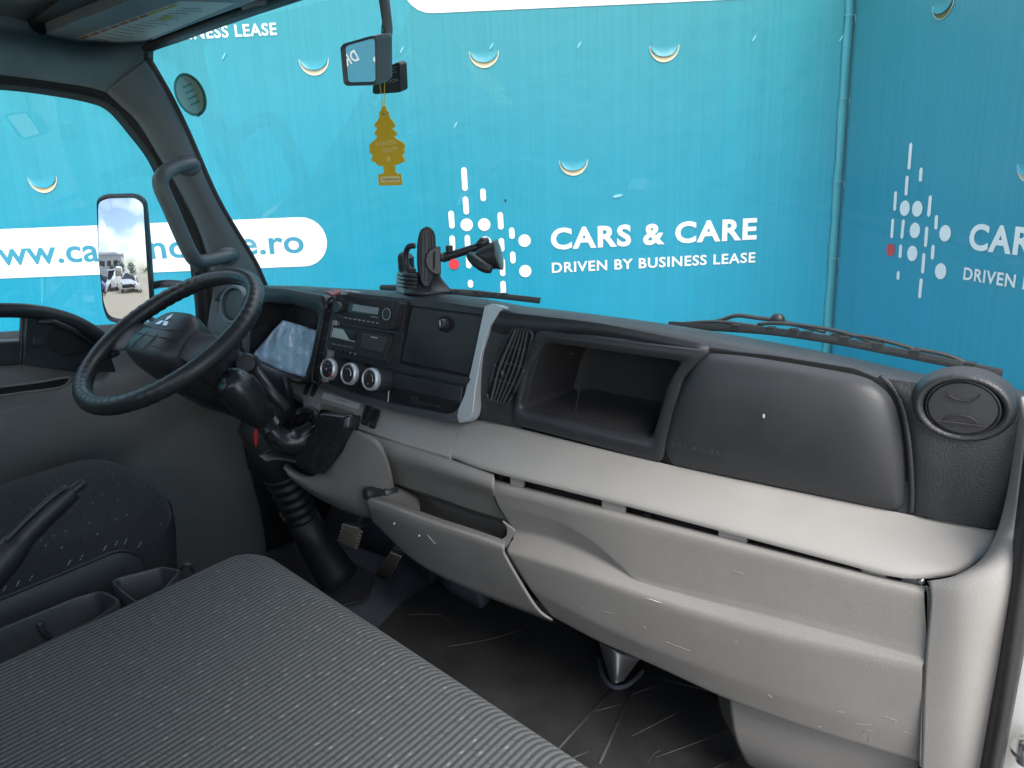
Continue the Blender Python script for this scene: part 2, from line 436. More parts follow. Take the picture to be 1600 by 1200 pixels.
barsL = [(zx(226), zy(110), zy(209), 2), (zx(232), zy(232), zy(307), 2), (zx(305), zy(199), zy(252), 1), (zx(172), zy(291), zy(365), 2),
         (zx(177), zy(394), zy(458), 1), (zx(377), zy(297), zy(370), 1.5), (zx(425), zy(361), zy(409), 1), (zx(429), zy(461), zy(511), 1),
         (zx(240), zy(392), zy(447), 1), (zx(245), zy(478), zy(532), 1), (zx(382), zy(405), zy(462), 1), (zx(386), zy(490), zy(564), 1), (zx(253), zy(579), zy(612), .6), (zx(389), zy(583), zy(656), 1)]
dotsL = [(zx(238), zy(350), 0), (zx(311), zy(349), 0), (zx(479), zy(416), 0), (zx(482), zy(543), 0), (zx(185), zy(514), 1), (zx(316), zy(424), 0), (zx(320), zy(520), 0)]
mp1 = (at(757, 350, PL_L) - at(756, 350, PL_L)).length             # metres per photo pixel on the left banner
logo(tl, barsL, dotsL, PL_L, 8.6 * mp1, 9.7 * mp1)
qx = lambda x: 1300 + x / 4
qy = lambda y: 180 + y / 4
barsR = [(qx(495), qy(172), qy(340), -3.3), (qx(472), qy(378), qy(503), -2.2), (qx(559), qy(327), qy(416), -1.5), (qx(400), qy(474), qy(597), -2), (qx(382), qy(647), qy(768), -2),
         (qx(617), qy(501), qy(634), -3), (qx(655), qy(624), qy(714), -1.2), (qx(449), qy(651), qy(772), -3), (qx(595), qy(696), qy(824), -2.5), (qx(634), qy(810), qy(902), -1.5),
         (qx(431), qy(808), qy(893), -1.2), (qx(577), qy(861), qy(989), -2.5), (qx(417), qy(974), qy(1030), -1.2), (qx(560), qy(1020), qy(1144), -3)]
dotsR = [(qx(456), qy(581), 0), (qx(534), qy(585), 0), (qx(519), qy(720), 0), (qx(503), qy(864), 0), (qx(708), qy(738), 0), (qx(680), qy(975), 0), (qx(367), qy(842), 1)]
mr1 = (at(1430, 340, PL_R) - at(1430, 341, PL_R)).length
logo(trr, barsR, dotsR, PL_R, 7.2 * mr1, 12.2 * mr1)
# lettering
tx = lambda s, x0, y0, x1, y1, cap, m, par, pl, bold=0, sp=1.0: letters('lettering', s, at(x0, y0, pl), at(x1, y1, pl), UZ, cap, m, par, bold, sp, .0008, True)
tx('CARS & CARE', 861, 389, 1182, 372.5, 31 * mp1, wprint, tl, PL_L, .034, 1.12)
tx('DRIVEN BY BUSINESS LEASE', 862.5, 426, 1180, 409.5, 15.5 * mp1, wprint, tl, PL_L, .022, 1.1)
# web address on its white pill
P0, P1 = at(-420, 411, PL_L), at(468, 378, PL_L)
pill(tl, 'address_panel', (-420, 414), (473, 378), 76 * mp1, PL_L, wprint)
tx('www.carsandcare.ro', -45, 416, 476, 394, 36 * mp1, cyanp, tl, PL_L, .018, 1.02)
# big white pill at the top and the line of smaller letters left of it
pill(tl, 'address_panel', (672, -29), (1180, -52), 84 * mp1, PL_L, wprint)
tx('DRIVEN BY BUSINESS LEASE', 118, 70, 433, 54, 16 * mp1, wprint, tl, PL_L, .022, 1.1)
def on_r(x, y): return at(x, y, PL_R)
a0, a1 = on_r(1513, 388), on_r(1596, 399)
dR_ = V((a1 - a0)); dR_.z = 0; dR_.normalize()
capR = (on_r(1540, 352) - on_r(1540, 391)).length
def txr(s, px, L_, cap, bold, sp): 
    p = on_r(*px); return letters('lettering', s, p, p + dR_ * L_, UZ, cap, wprint, trr, bold, sp, .0008, True)
scl = capR / (31 * mp1)
txr('CARS & CARE', (1513, 388), 321 * mp1 * scl, capR, .034, 1.12)
txr('DRIVEN BY BUSINESS LEASE', (1505, 436), 318 * mp1 * scl, 15.5 * mp1 * scl, .022, 1.1)
# half round wind flaps cut in the sheets
creamy = mat('cream board behind the flaps', (.62, .52, .33), .8, None, .1)
leafb = mat('hedge seen through the cut', (.10, .13, .03), .9, None, .3)
def flap(par, x, y, wpx, pl, m=creamy, right=None):
    n_ = normal(pl); c = at(x, y, pl); rv = right; s = (at(x, y, pl) - at(x, y + 1, pl)).length; wd = wpx
    F_ = MB(); arc = []
    for k in range(17):
        t = math.pi * k / 16; arc.append((-math.cos(t) * wd / 2, -math.sin(t) * wd * .52))
    # the opening, a shallow dark-to-cream crescent showing what is behind
    O = [c + rv * u + UZ * v_ + n_ * .0012 for u, v_ in arc]
    I_ = [c + rv * (u * .93) + UZ * (v_ * (.60 if abs(u) < wd * .3 else .76 if abs(u) < wd * .42 else .93)) + n_ * .0012 for u, v_ in arc]
    mk('flap_opening', MB().grid([O, I_]), m, par, smooth=0, solid=.0004)
    rows = []
    for j in range(8):
        q = j / 7; row = []
        for i in range(17):
            u, v_ = arc[i]; sh = .985 - .045 * q
            row.append(c + rv * u * sh + UZ * (v_ * q * .68) + n_ * (.0003 + .009 * q * q * (.7 + .3 * math.sin(math.pi * i / 16))))
        rows.append(row)
    mk('wind_flap', MB().grid(rows), ban, par, smooth=180)
    e0 = [c + rv * u * 1.0 + UZ * v_ * 1.0 + n_ * .0016 for u, v_ in arc]
    mk('cut_edge', MB().tube(e0, .0009, 5), wprint, par)
for (x, y) in ((756, 80), (1038, 71), (896, 250), (490, 92), (66, 277)):
    flap(tl, x, y, 44 * mp1, PL_L, creamy, RF)
flap(trr, 1474, 2, 46 * mr1, PL_R, leafb, dR_)
flap(trr, 1612, 255, 46 * mr1, PL_R, creamy, dR_)
# small scuffs, a hole and cable ties along the corner
scuff = mat('scuffed vinyl', (.20, .50, .60), .5)
def mark(par, x, y, l, wd, ang, pl, m, name='scuff'):
    c = at(x, y, pl); n_ = normal(pl); rv = RF if pl is PL_L else dR_
    d = rv * math.cos(ang) + UZ * math.sin(ang); e = rv * -math.sin(ang) + UZ * math.cos(ang)
    P = [c + d * (l * math.cos(t) * .5) + e * (wd * math.sin(t) * .5) + n_ * .002 for t in [2 * math.pi * k / 10 for k in range(10)]]
    return mk(name, MB().prism(P, n_ * .0006), m, par, smooth=0)
for (x, y) in ((628, 78), (768, 72), (905, 70), (1178, 60), (1314, 60), (712, 195), (350, 88)): mark(tl, x, y, .034, .007, R(58), PL_L, scuff)
mark(tl, 790, 313, .010, .012, 0, PL_L, deep, 'hole')
mark(tl, 965, 306, .05, .015, R(10), PL_L, scuff)
for k, z in enumerate((-.5, -.1, .25, .62, .98, 1.35, 1.7, 2.1)):
    c = CORN + UZ * z - RF * .03 - HF * .012
    mk('cable_tie', MB().tube([c - RF * .018, c - HF * .014, c + RF * .03 - HF * .01, c + RF * .034 - HF * .012 - UZ * .03], .0016, 6), mat('grey tie', (.12, .30, .36), .5), tl)
hem = mat('seam welt', (.03, .27, .33), .55)
sm_ = [CORN + UZ * (GZ + .03 + i * .1) - HF * (.004 + .002 * math.sin(i * 1.3)) for i in range(32)]
mk('seam', MB().grid([[p - RF * (.040 + .003 * math.sin(k * 2.1)) for k, p in enumerate(sm_)], [p - RF * .022 - HF * .004 for p in sm_], [p - RF * .002 for p in sm_]]), hem, tl, smooth=180, solid=.001)
# steel posts behind the sheets carry them
for k in range(7):
    p = CORN - RF * (1.6 * k) + HF * .05
    mk('post', MB().tube([V((p.x, p.y, GZ)), V((p.x, p.y, TOPZ))], .024, 10), steel, tl)

# ------------------------------------------------------------------ parked cars, building, trees behind the lorry (they show in the wing mirror)
carw = mat('white car paint', (.74, .75, .76), .2, None, .02, coat=.6)
carb = mat('blue car paint', (.05, .10, .30), .25, None, .02, coat=.6)
cargl = mat('tinted car glass', (.015, .018, .02), .06)
def make_car(name, label, loc, rz, paint, van=False):
    t = thing(name, label, 'van' if van else 'car', loc, None); t.rotation_euler = (0, 0, rz)
    base = origin(t)
    if van: prof = [(-2.3, .35), (-2.35, 1.0), (-2.28, 1.95), (-2.0, 2.05), (.9, 2.02), (1.55, 1.25), (2.25, 1.02), (2.4, .75), (2.38, .35)]
    else: prof = [(-2.05, .35), (-2.1, .75), (-1.95, .98), (-1.7, 1.38), (-.9, 1.5), (.2, 1.48), (1.0, 1.02), (1.9, .85), (2.1, .65), (2.08, .3)]
    rings = []
    for sx, k in ((-.86, .93), (-.8, 1), (.8, 1), (.86, .93)):
        rings.append([V((sx, y, z * k if z > 1 else z)) + base for y, z in prof])
    mk('body', MB().loops(rings, True, True), paint, t, bevel=.05)
    zt = 1.9 if van else 1.42; zb = 1.2 if van else .98
    ya, yb = ((-1.9, 1.0) if van else (-1.45, .75))
    for sx in (-.835, .835):
        mk('side_window', MB().prism([base + V(p) for p in ((sx, ya, zb), (sx, yb + .25, zb), (sx, yb - .4, zt), (sx, ya + .2, zt))], (.06 if sx > 0 else -.06, 0, 0)), cargl, t, smooth=0)
    if van: q = ((-.7, 1.02, 1.9), (.7, 1.02, 1.9), (.76, 1.55, 1.3), (-.76, 1.55, 1.3))
    else: q = ((-.62, .3, 1.44), (.62, .3, 1.44), (.74, 1.02, 1.05), (-.74, 1.02, 1.05))
    mk('windscreen', MB().prism([base + V(p) for p in q], (0, .03, .04)), cargl, t, smooth=0)
    for sx in (-.62, .62):
        mk('headlight', MB().ball(base + V((sx, (2.3 if van else 2.0), .78)), (.2, .1, .1), n=10), chrome, t)
    mk('grille', MB().box(base + V((0, 2.36 if van else 2.08, .52)), (.5, .05, .14)), blkm, t, bevel=.02)
    for sx in (-.78, .78):
        for y in (-1.35, 1.35):
            wh = mk('wheel', MB().lathe(base + V((sx, y, .32)), (1 if sx > 0 else -1, 0, 0), [(.2, .1), (.31, .1), (.32, 0), (.31, -.1), (.0, -.1)], 18), rubber, t)
            mk('rim', MB().lathe(base + V((sx, y, .32)), (1 if sx > 0 else -1, 0, 0), [(.2, .105), (.17, .115), (.0, .12)], 14), silver, wh)
    return t
def behind(x, y): return (x, y, GZ)
specs = [('white hatchback nearest in the wing mirror, nose towards the lorry', -2.4, -20.0, .12, carw, False),
         ('white van parked second in the row seen in the wing mirror', -4.8, -22.0, .1, carw, True),
         ('dark blue car between the white ones in the wing mirror', -7.2, -24.5, .1, carb, False),
         ('white car fourth along the row in the wing mirror', -9.8, -27, .1, carw, False),
         ('white van far along the row in the wing mirror', -12.6, -31, .1, carw, True),
         ('white car at the far end of the row in the wing mirror', -15.6, -35, .1, carw, False)]
for lb, x, y, rz, pm, vn in specs: make_car('parked_van' if vn else 'parked_car', lb, behind(x, y), rz, pm, vn)['group'] = 'vehicles parked behind the lorry'
wallm = mat('grey hall cladding', (.45, .47, .5), .6, None, .08)
hb = thing('warehouse', 'long grey warehouse on the horizon in the wing mirror', 'building', (-34, -95, GZ))
mk('wall', MB().box((-34, -95, GZ + 3.5), (24, 8, 3.5)), wallm, hb, smooth=0)
mk('roof', MB().prism([V((-58.5, -86.5, GZ + 7)), V((-58.5, -103.5, GZ + 7)), V((-58.5, -95, GZ + 8.2))], (49, 0, 0)), steel, hb, smooth=0)
for i in range(9):
    mk('window', MB().box((-54 + i * 5, -86.95, GZ + 4.4), (1.5, .08, .8)), cargl, hb, smooth=0)
leafm = mat('tree leaves', (.045, .085, .025), .8, None, .4); bark = mat('bark', (.08, .06, .045), .9)
rt = random.Random(5)
for i, (x, y, h_) in enumerate(((-9, -62, 4.0), (-13, -66, 3.6), (-4, -64, 4.2), (3, -66, 4.0))):
    t = thing('tree', ['leafy tree left of the others on the skyline of the wing mirror', 'small bushy tree beside the warehouse in the wing mirror', 'tall tree behind the parked cars in the wing mirror', 'rightmost tree on the skyline behind the lorry'][i], 'tree', (x, y, GZ), 'trees behind the yard')
    mk('trunk', MB().tube([V((x, y, GZ)), V((x + .1, y, GZ + h_ * .4)), V((x - .1, y, GZ + h_ * .7))], [.16, .12, .05], 8), bark, t)
    mb = MB()
    for k in range(420):
        u = V((rt.gauss(0, 1), rt.gauss(0, 1), rt.gauss(0, 1))).normalized() * (rt.random() ** .4)
        c = V((x, y, GZ + h_ * .55)) + V((u.x * h_ * .5, u.y * h_ * .5, u.z * h_ * .42))
        a = V((rt.gauss(0, 1), rt.gauss(0, 1), rt.gauss(0, 1))).normalized(); b_ = a.orthogonal().normalized(); s_ = .22
        mb.add([c + a * s_, c + b_ * s_ * .6, c - a * s_, c - b_ * s_ * .6], [(0, 1, 2, 3)])
    mk('crown', mb, leafm, t, smooth=0)

# ------------------------------------------------------------------ the lorry cab shell
def yb(x): return .20 + .16 * (1 - (x / .9) ** 2)                  # windscreen foot
def yt(x): return -.055 + .085 * (1 - (x / .9) ** 2)               # windscreen head
ZB, ZT = .70, 1.41
cab = thing('truck_cab', 'grey lined inside of a truck cab with raked pillars around the windscreen', 'truck cab', (0, 0, 0))
mk('floor_pan', MB().box((0, -.35, -.03), (.93, .85, .02)), bluegrey, cab, smooth=0)
mk('firewall', MB().grid([[V((x, .38, -.02)) for x in (-.93, 0, .93)], [V((x, .40, .3)) for x in (-.93, 0, .93)], [V((x, .37, .69)) for x in (-.93, 0, .93)]]), blkm, cab, solid=.01)
mk('toe_board', MB().grid([[V((x, .30, -.008)) for x in (-.92, 0, .92)], [V((x, .35, .06)) for x in (-.92, 0, .92)], [V((x, .39, .22)) for x in (-.92, 0, .92)]]), bluegrey, cab, solid=.008)
mk('footwell_side', MB().grid([[V((-.925, y, z)) for y in (.075, .2, .41)] for z in (-.02, .35, .72)]), blkm, cab, solid=.008)
mk('footwell_side', MB().grid([[V((.935, y, z)) for y in (-.02, .2, .41)] for z in (-.02, .35, .72)]), blkm, cab, solid=.008)
for (x0, x1, z0, z1) in ((-.95, .98, -.03, .88), (-.95, .98, 1.36, 1.46), (-.95, -.72, .88, 1.36), (.72, .98, .88, 1.36)):
    mk('rear_wall', MB().box(((x0 + x1) / 2, -1.41, (z0 + z1) / 2), ((x1 - x0) / 2, .01, (z1 - z0) / 2)), liner, cab, smooth=0)
mk('rear_window', MB().box((0, -1.412, 1.12), (.72, .003, .24)), dglass, cab, smooth=0)
mk('side_wall', MB().grid([[V((-.95, y, z)) for y in (-1.40, -1.15, -1.05)] for z in (-.03, .8, 1.45)]), shgrey, cab, smooth=0, solid=.02)
mk('side_wall', MB().grid([[V((1.02, y, z)) for y in (-1.40, -1.30, -1.22)] for z in (-.03, .8, 1.45)]), shgrey, cab, smooth=0, solid=.02)
xs = [-.9 + 1.8 * i / 24 for i in range(25)]
mk('windscreen', MB().grid([[V((x * (1 - .0 * q), yb(x) * (1 - q) + yt(x) * q, ZB * (1 - q) + ZT * q)) for x in xs] for q in [j / 8 for j in range(9)]]), wglass, cab, smooth=180)
# headliner: roof sheet, side cornice
mk('roof_lining', MB().grid([[V((x, y, 1.435 + .02 * (1 - (x / .93) ** 2) + (.0 if y < .02 else -.02))) for x in [-1.08 + 2.01 * i / 12 for i in range(13)]] for y in (-1.42, -1.2, -.9, -.62, -.45, -.3, -.15, -.02, .045)]), liner, cab, smooth=180, solid=.02, soff=1)
mk('side_cornice', loft([([(-600, -140), (-160, -30), (0, -6), (71, 14), (140, 34), (250, 40)], PZ(1.46)), ([(-600, -62), (-160, 20), (0, 38), (71, 50), (140, 62), (238, 62)], PZ(1.425)), ([(-600, 10), (-160, 60), (0, 75), (80, 90), (150, 100), (240, 82)], PX(-.885)), ([(-600, 37), (-160, 92), (0, 113), (90, 124), (150, 135), (222, 172)], PX(-.895))], 24, 9), liner, cab, smooth=180, solid=.012)
mk('header_trim', loft([([(231, 108), (233, 92), (240, 76), (300, 53), (390, 21), (450, 0), (620, -60)], [PX(-.845), PX(-.845), PX(-.835)] + [PZ(1.405)] * 4), ([(226, 104), (228, 84), (228, 68), (290, 42), (380, 9), (440, -12), (600, -80)], [PX(-.85), PX(-.85), PX(-.84)] + [PZ(1.41)] * 4)], 40), blkm, cab, solid=.008)
# driver side pillar
pe = [(227, 92), (240, 113), (262, 152), (290, 209), (337, 314), (391, 404), (408, 440), (425, 480)]
pd = [(165, 141), (185, 160), (216, 189), (250, 243), (285, 300), (317, 371), (334, 440), (345, 490)]
A_ = cat(ats(pe, PX(-.84)), 30); B_ = cat(ats(pd, PX(-.885)), 30)
rows = []
for q in (0, .12, .3, .5, .7, .88, 1):
    rows.append([a.lerp(b, q) + V((.018 * math.sin(math.pi * q), -.004 * math.sin(math.pi * q), 0)) for a, b in zip(A_, B_)])
pil = mk('pillar_trim', MB().grid(rows), slate, cab, smooth=180, solid=.006)
mk('windscreen_seal', MB().tube([p + V((.002, .006, 0)) for p in A_], .0075, 8), rubber, cab)
sb = [(-600, 90), (-160, 128), (0, 138), (70, 146), (135, 158), (169, 172), (202, 209), (236, 256), (270, 337), (293, 388), (300, 430), (306, 480), (308, 530)]
sa = [(-600, 36), (-160, 92), (0, 112), (70, 120), (150, 133), (187, 155), (222, 195), (256, 252), (292, 315), (320, 371), (330, 430), (338, 480), (340, 530)]
mk('door_opening_seal', loft([(sa, PX(-.9)), ([((a[0] + b[0]) / 2, (a[1] + b[1]) / 2) for a, b in zip(sa, sb)], PX(-.905)), (sb, PX(-.93))], 60), blkm, cab, smooth=60, solid=.004)
for k, q in enumerate((.22, .62)):
    mk('seal_lip', MB().tube([a.lerp(b, q) + V((.006, 0, 0)) for a, b in zip(cat(ats(sa, PX(-.9)), 60), cat(ats(sb, PX(-.925)), 60))], .006, 6), rubber, cab)
# grab handle on the pillar
hgm = mat('dark grey handle plastic', (.105, .125, .135), .45, ('noise', 700, .0002), .05)
hp = [at(300, 255, PX(-.835)), at(272, 262, PX(-.82)), at(256, 272, PX(-.80)), at(251, 290, PX(-.795)), at(268, 330, PX(-.79)), at(283, 365, PX(-.79)), at(297, 395, PX(-.79)), at(308, 408, PX(-.80)), at(330, 406, PX(-.815)), at(361, 398, PX(-.835))]
gh = mk('grab_handle', MB().tube(cat(hp, 40), .0195, 16, flat=(1, .85)), hgm, cab, smooth=180)
for (x, y) in ((293, 258), (354, 399)):
    c = at(x, y, PX(-.822)); mk('screw', MB().ball(c + V((.004, -.003, 0)), .0045, n=10), deep, gh)
    mk('mount', MB().ball(at(x + 1, y + 1, PX(-.833)), (.013, .034, .025), n=16), hgm, gh, smooth=180)
# speaker pod / quarter trim below the pillar, left of the wheel
mk('quarter_trim', loft([([(334, 440), (360, 446), (408, 440)], PX(-.87)), ([(330, 480), (352, 470), (400, 452)], [PX(-.89), PX(-.86), PX(-.83)]), ([(322, 545), (345, 540), (380, 530)], [PX(-.9), PX(-.86), PX(-.80)]), ([(318, 600), (345, 590), (385, 580)], [PX(-.9), PX(-.86), PX(-.80)])], 14, 14), slate, cab, smooth=180, solid=.006)

# ------------------------------------------------------------------ driver's door on the far side
door = thing('driver_door', 'closed driver door with shaded warm grey panel, armrest slot and black pull handle', 'door', (-.93, -.4, 0))
def prow(zy):  # rows given as (z, x offset) along Y
    return zy
ys = [-1.3, -1.0, -.8, -.6, -.45, -.3, -.15, 0.0, .08]
def drow(z, xo, dz=0): return [V((-.93 + (xo[i] if isinstance(xo, list) else xo), y, z + dz * (y + .4))) for i, y in enumerate(ys)]
bulge = [.095, .095, .095, .09, .075, .05, .02, .01, .01]
mk('door_panel', MB().grid([[p for p in cat(r_, 40)] for r_ in (drow(.77, -.01, -.10), drow(.74, .02, -.1), drow(.66, [b * .45 for b in bulge], -.05), drow(.635, [b * .75 + .006 for b in bulge], -.02), drow(.605, bulge, -.02), drow(.54, bulge, .02), drow(.46, [b * .9 for b in bulge], .1), drow(.41, [b * .35 for b in bulge], .18), drow(.36, .008, .22), drow(.28, .006, .1), drow(.22, .02), drow(.17, .035), drow(.06, .04), drow(-.02, .03))]), shgrey, door, smooth=60, solid=.01)
mk('pocket', plate([(268, 808), (315, 800), (320, 836), (308, 852), (262, 866), (256, 850)], PX(-.888), .012, 8), shgrey, door, bevel=.003)
# slot in the armrest
mk('armrest_slot', plate([(-40, 611), (60, 598), (108, 590), (106, 600), (90, 606), (-40, 622)], PX(-.845), .006, 3), deep, door, bevel=.002)
mk('slot_rim', MB().tube(cat(ats([(-40, 610), (60, 597), (104, 590), (108, 596), (92, 606), (40, 613), (-40, 624)], PX(-.836)), 30), .003, 6), shgrey, door)
# black upper trim with pull handle, sail panel and sill
arc = [(-600, 560), (-300, 512), (-150, 494), (-40, 486), (20, 485), (60, 488), (100, 497), (135, 512), (165, 534), (178, 556)]
mk('pull_handle', MB().tube(cat(ats(arc, PX(-.875)), 40), .016, 12, flat=(.9, 1.0)), blks, door, smooth=180)
mk('sail_panel', plate([(36, 494), (70, 497), (120, 512), (162, 540), (176, 580), (118, 580), (30, 568)], PX(-.895), .02, 4), blks, door, bevel=.004)
mk('handle_recess', plate([(76, 512), (100, 510), (128, 526), (146, 540), (132, 552), (96, 556), (78, 545)], PX(-.874), .002, 8), deep, door, bevel=.001)
mk('lock_lever', MB().tube(ats([(60, 503), (82, 502), (112, 515), (144, 538)], PX(-.868)), [.006, .008, .008, .005], 8), blks, door, smooth=180)
mk('lock_button', plate([(50, 527), (66, 525), (67, 538), (50, 540)], PX(-.872), .008, 2), blks, door, bevel=.002)
mk('window_sill', plate([(-600, 640), (-160, 540), (28, 532), (34, 568), (-160, 578), (-600, 690)], PX(-.91), .02), blks, door, bevel=.004)
mk('sill_strip', plate([(-600, 634), (-160, 536), (30, 529), (31, 534), (-160, 542), (-600, 643)], PX(-.905), .008), silver, door, bevel=.001)
mk('divider', plate([(30, 494), (40, 492), (36, 568), (27, 566)], PX(-.9), .012), blks, door, bevel=.003)
mk('front_frame', plate([(300, 425), (318, 425), (330, 560), (312, 560)], PX(-.92), .015), blkm, door, bevel=.003)
dgp = ats([(-600, 70), (-10, 120), (150, 150), (215, 200), (265, 300), (312, 430), (320, 600), (-600, 690)], PX(-.935))
mk('window_glass', MB().add(dgp, [tuple(range(len(dgp)))]), dglass, door, smooth=0)

# ------------------------------------------------------------------ passenger side sill and door frame
mk('side_trim', loft([([(1452, 915), (1500, 905), (1548, 868), (1580, 780), (1604, 620)], [PY(-.085), PY(-.09), PY(-.070), PY(-.03), PY(.0)]),
                     ([(1458, 930), (1510, 920), (1566, 890), (1590, 840), (1612, 690)], [PY(-.098), PY(-.108), PY(-.098), PY(-.07), PY(-.03)]),
                     ([(1448, 1040), (1505, 1038), (1552, 1020), (1574, 990), (1586, 950)], [PY(-.088), PY(-.098), PY(-.088), PY(-.068), PY(-.04)]),
                     ([(1442, 1200), (1495, 1205), (1530, 1195), (1545, 1180), (1556, 1160)], [PY(-.078), PY(-.086), PY(-.076), PY(-.058), PY(-.03)]),
                     ([(1438, 1330), (1485, 1340), (1512, 1330), (1522, 1310), (1532, 1290)], [PY(-.068), PY(-.076), PY(-.066), PY(-.048), PY(-.02)])], 26, 26), mat('lit warm grey trim', (.32, .308, .293), .6, ('voronoi', 520, .0003), .05, dust=.05), cab, smooth=180, solid=.006)  # warm grey plastic made paler; open-door light put into its colour
mk('trim_clip', plate([(1561, 1000), (1564, 1003), (1560, 1034), (1551, 1058), (1544, 1074), (1544, 1066), (1551, 1040), (1556, 1012)], PY(-.075), .006, 1), paper, cab, bevel=.001)
mk('door_frame_seal', loft([([(1618, 640), (1600, 780), (1578, 960), (1552, 1120), (1530, 1260), (1505, 1400)], PY(-.08)), ([(1630, 680), (1612, 800), (1590, 960), (1570, 1100), (1545, 1240), (1520, 1400)], PY(-.105)), ([(1640, 720), (1622, 830), (1602, 960), (1578, 1090), (1552, 1240), (1535, 1400)], PY(-.09))], 40, 9), rubber, cab, smooth=180, solid=.006)
mk('door_frame', loft([([(1640, 640), (1602, 870), (1560, 1120), (1520, 1380)], PY(-.06)), ([(1760, 640), (1740, 900), (1710, 1120), (1690, 1400)], PY(-.05))], 12), white, cab, smooth=180, solid=.01)
hg = mk('door_hinge', MB().lathe(at(1606, 1170, PY(-.085)) , (0, -.1, 1), [(.006, -.02), (.011, -.02), (.011, -.006), (.018, -.006), (.018, .0), (.011, .0), (.011, .012), (.006, .016)], 16), chrome, cab)

# ------------------------------------------------------------------ dashboard
dash = thing('dashboard', 'two tone dashboard, black above and warm grey below, across the whole cab', 'dashboard', (0, .1, .6))
CR = [(330, 448), (372, 447), (405, 447), (455, 448), (520, 452), (600, 456), (700, 463), (790, 479), (850, 486), (1000, 506), (1150, 531), (1300, 561), (1400, 584), (1470, 598), (1540, 610), (1600, 619), (1630, 624)]
crest = cat(ats(CR, PY(.07)), 90)
crest = [V((max(-.915, min(.925, p.x)), p.y, p.z)) for p in crest]
lip = [V((p.x, .018, p.z - .030)) for p in crest]
U = PY(0, .25)
mk('top_pad', MB().grid([[V((p.x, yb(p.x) + .01, .705)) for p in crest], [V((p.x, yb(p.x) * .8, .725 + (p.z - .725) * .35)) for p in crest], [V((p.x, .13, p.z - .008)) for p in crest], [V((p.x, .10, p.z - .002)) for p in crest], crest, [V((p.x, .046, p.z - .003)) for p in crest], [V((p.x, .028, p.z - .013)) for p in crest], lip]), blk, dash, smooth=180, solid=.01)
# face above the open shelf and to the right of the airbag cover
mk('face_panel', loft([([(1090, 536), (1200, 553), (1300, 573), (1400, 597), (1470, 611), (1540, 622), (1606, 632)], PY(.022)), ([(1070, 590), (1200, 600), (1300, 620), (1400, 650), (1470, 660), (1540, 670), (1603, 680)], PY(.018, .12)), ([(1050, 660), (1200, 690), (1300, 710), (1400, 728), (1470, 742), (1540, 755), (1588, 762)], PY(.008, .1)), ([(1036, 722), (1200, 757), (1300, 779), (1400, 802), (1470, 815), (1540, 826), (1562, 829)], PY(0.003))], 50, 24), blk, dash, smooth=180, solid=.008, soff=1)
mk('face_panel', loft([([(760, 482), (800, 488), (850, 494), (950, 507), (1110, 540)], PY(.02)), ([(755, 520), (795, 522), (846, 521), (950, 524), (1110, 556)], PY(.016))], 24), blk, dash, smooth=180, solid=.006, soff=1)
mk('face_panel', loft([([(776, 480), (792, 485), (830, 497), (862, 512)], [PY(.022), PY(.02), PY(.018), PY(.016)]), ([(748, 570), (772, 575), (805, 578), (835, 580)], [PY(-.004), PY(-.002), PY(.002), PY(.004)]), ([(735, 650), (760, 658), (790, 664), (815, 670)], [PY(-.010), PY(-.008), PY(-.004), PY(0)])], 16, 12), blk, dash, smooth=180)
slatm = mat('vent slat plastic', (.07, .073, .078), .4)
e4 = lambda *v: [PY(q) for q in v]
mk('end_cap', loft([([(1376, 588), (1388, 592), (1470, 603), (1540, 612), (1608, 625)], e4(.024, .014, .010, .010, .012)), ([(1406, 625), (1417, 629), (1480, 645), (1540, 652), (1604, 668)], e4(.014, -.004, -.006, -.006, -.002)), ([(1421, 690), (1432, 694), (1490, 704), (1540, 712), (1592, 726)], e4(.01, -.011, -.013, -.012, -.008)), ([(1424, 800), (1435, 804), (1480, 815), (1530, 822), (1563, 829)], e4(.006, -.010, -.011, -.010, -.006))], 40, 24), blk, dash, smooth=180)
mk('end_cap_edge', MB().tube(cat(ats([(1376, 588), (1406, 622), (1421, 690), (1426, 760), (1425, 800)], e4(.018, .006, -.002, -.004, -.004)), 30), .0045, 8), blk, dash, smooth=180)
# slim vent beside the centre stack
vp_ = rnd([(801, 514), (829, 517), (833, 524), (820, 575), (800, 620), (792, 633), (764, 626), (761, 617), (775, 565)], 5)
mk('air_vent', MB().prism(ats(vp_, PY(-.020, .16)), V((0, .03, 0))), deep, dash, bevel=.001)
av = bpy.data.objects['air_vent']
for k in range(1, 6):
    q = k / 6
    L_ = cat(ats([(801 + 28 * q, 515 + 4 * q), (774 + 44 * q, 572 + 6 * q), (763 + 28 * q, 624 + 8 * q)], PY(-.0245, .16)), 14)
    mk('slat', MB().tube(L_, .0016, 6, flat=(.8, 1.6)), slatm, av)
for k, (x0, y0, x1, y1) in enumerate(((791, 540, 823, 547), (781, 565, 816, 573), (770, 592, 806, 601))):
    mk('cross_slat', MB().tube([at(x0, y0, PY(-.0225, .16)), at(x1, y1, PY(-.0225, .16))], .0011, 6), slatm, av)
mk('vent_tab', MB().ball(at(786, 584, PY(-.028, .16)), (.004, .006, .008), n=10), blks, av)
vr = cat(ats(vp_, PY(-.022, .16)), 80, True)
mk('vent_bezel', MB().tube(vr, .0032, 8, closed=True), blks, av, smooth=180)
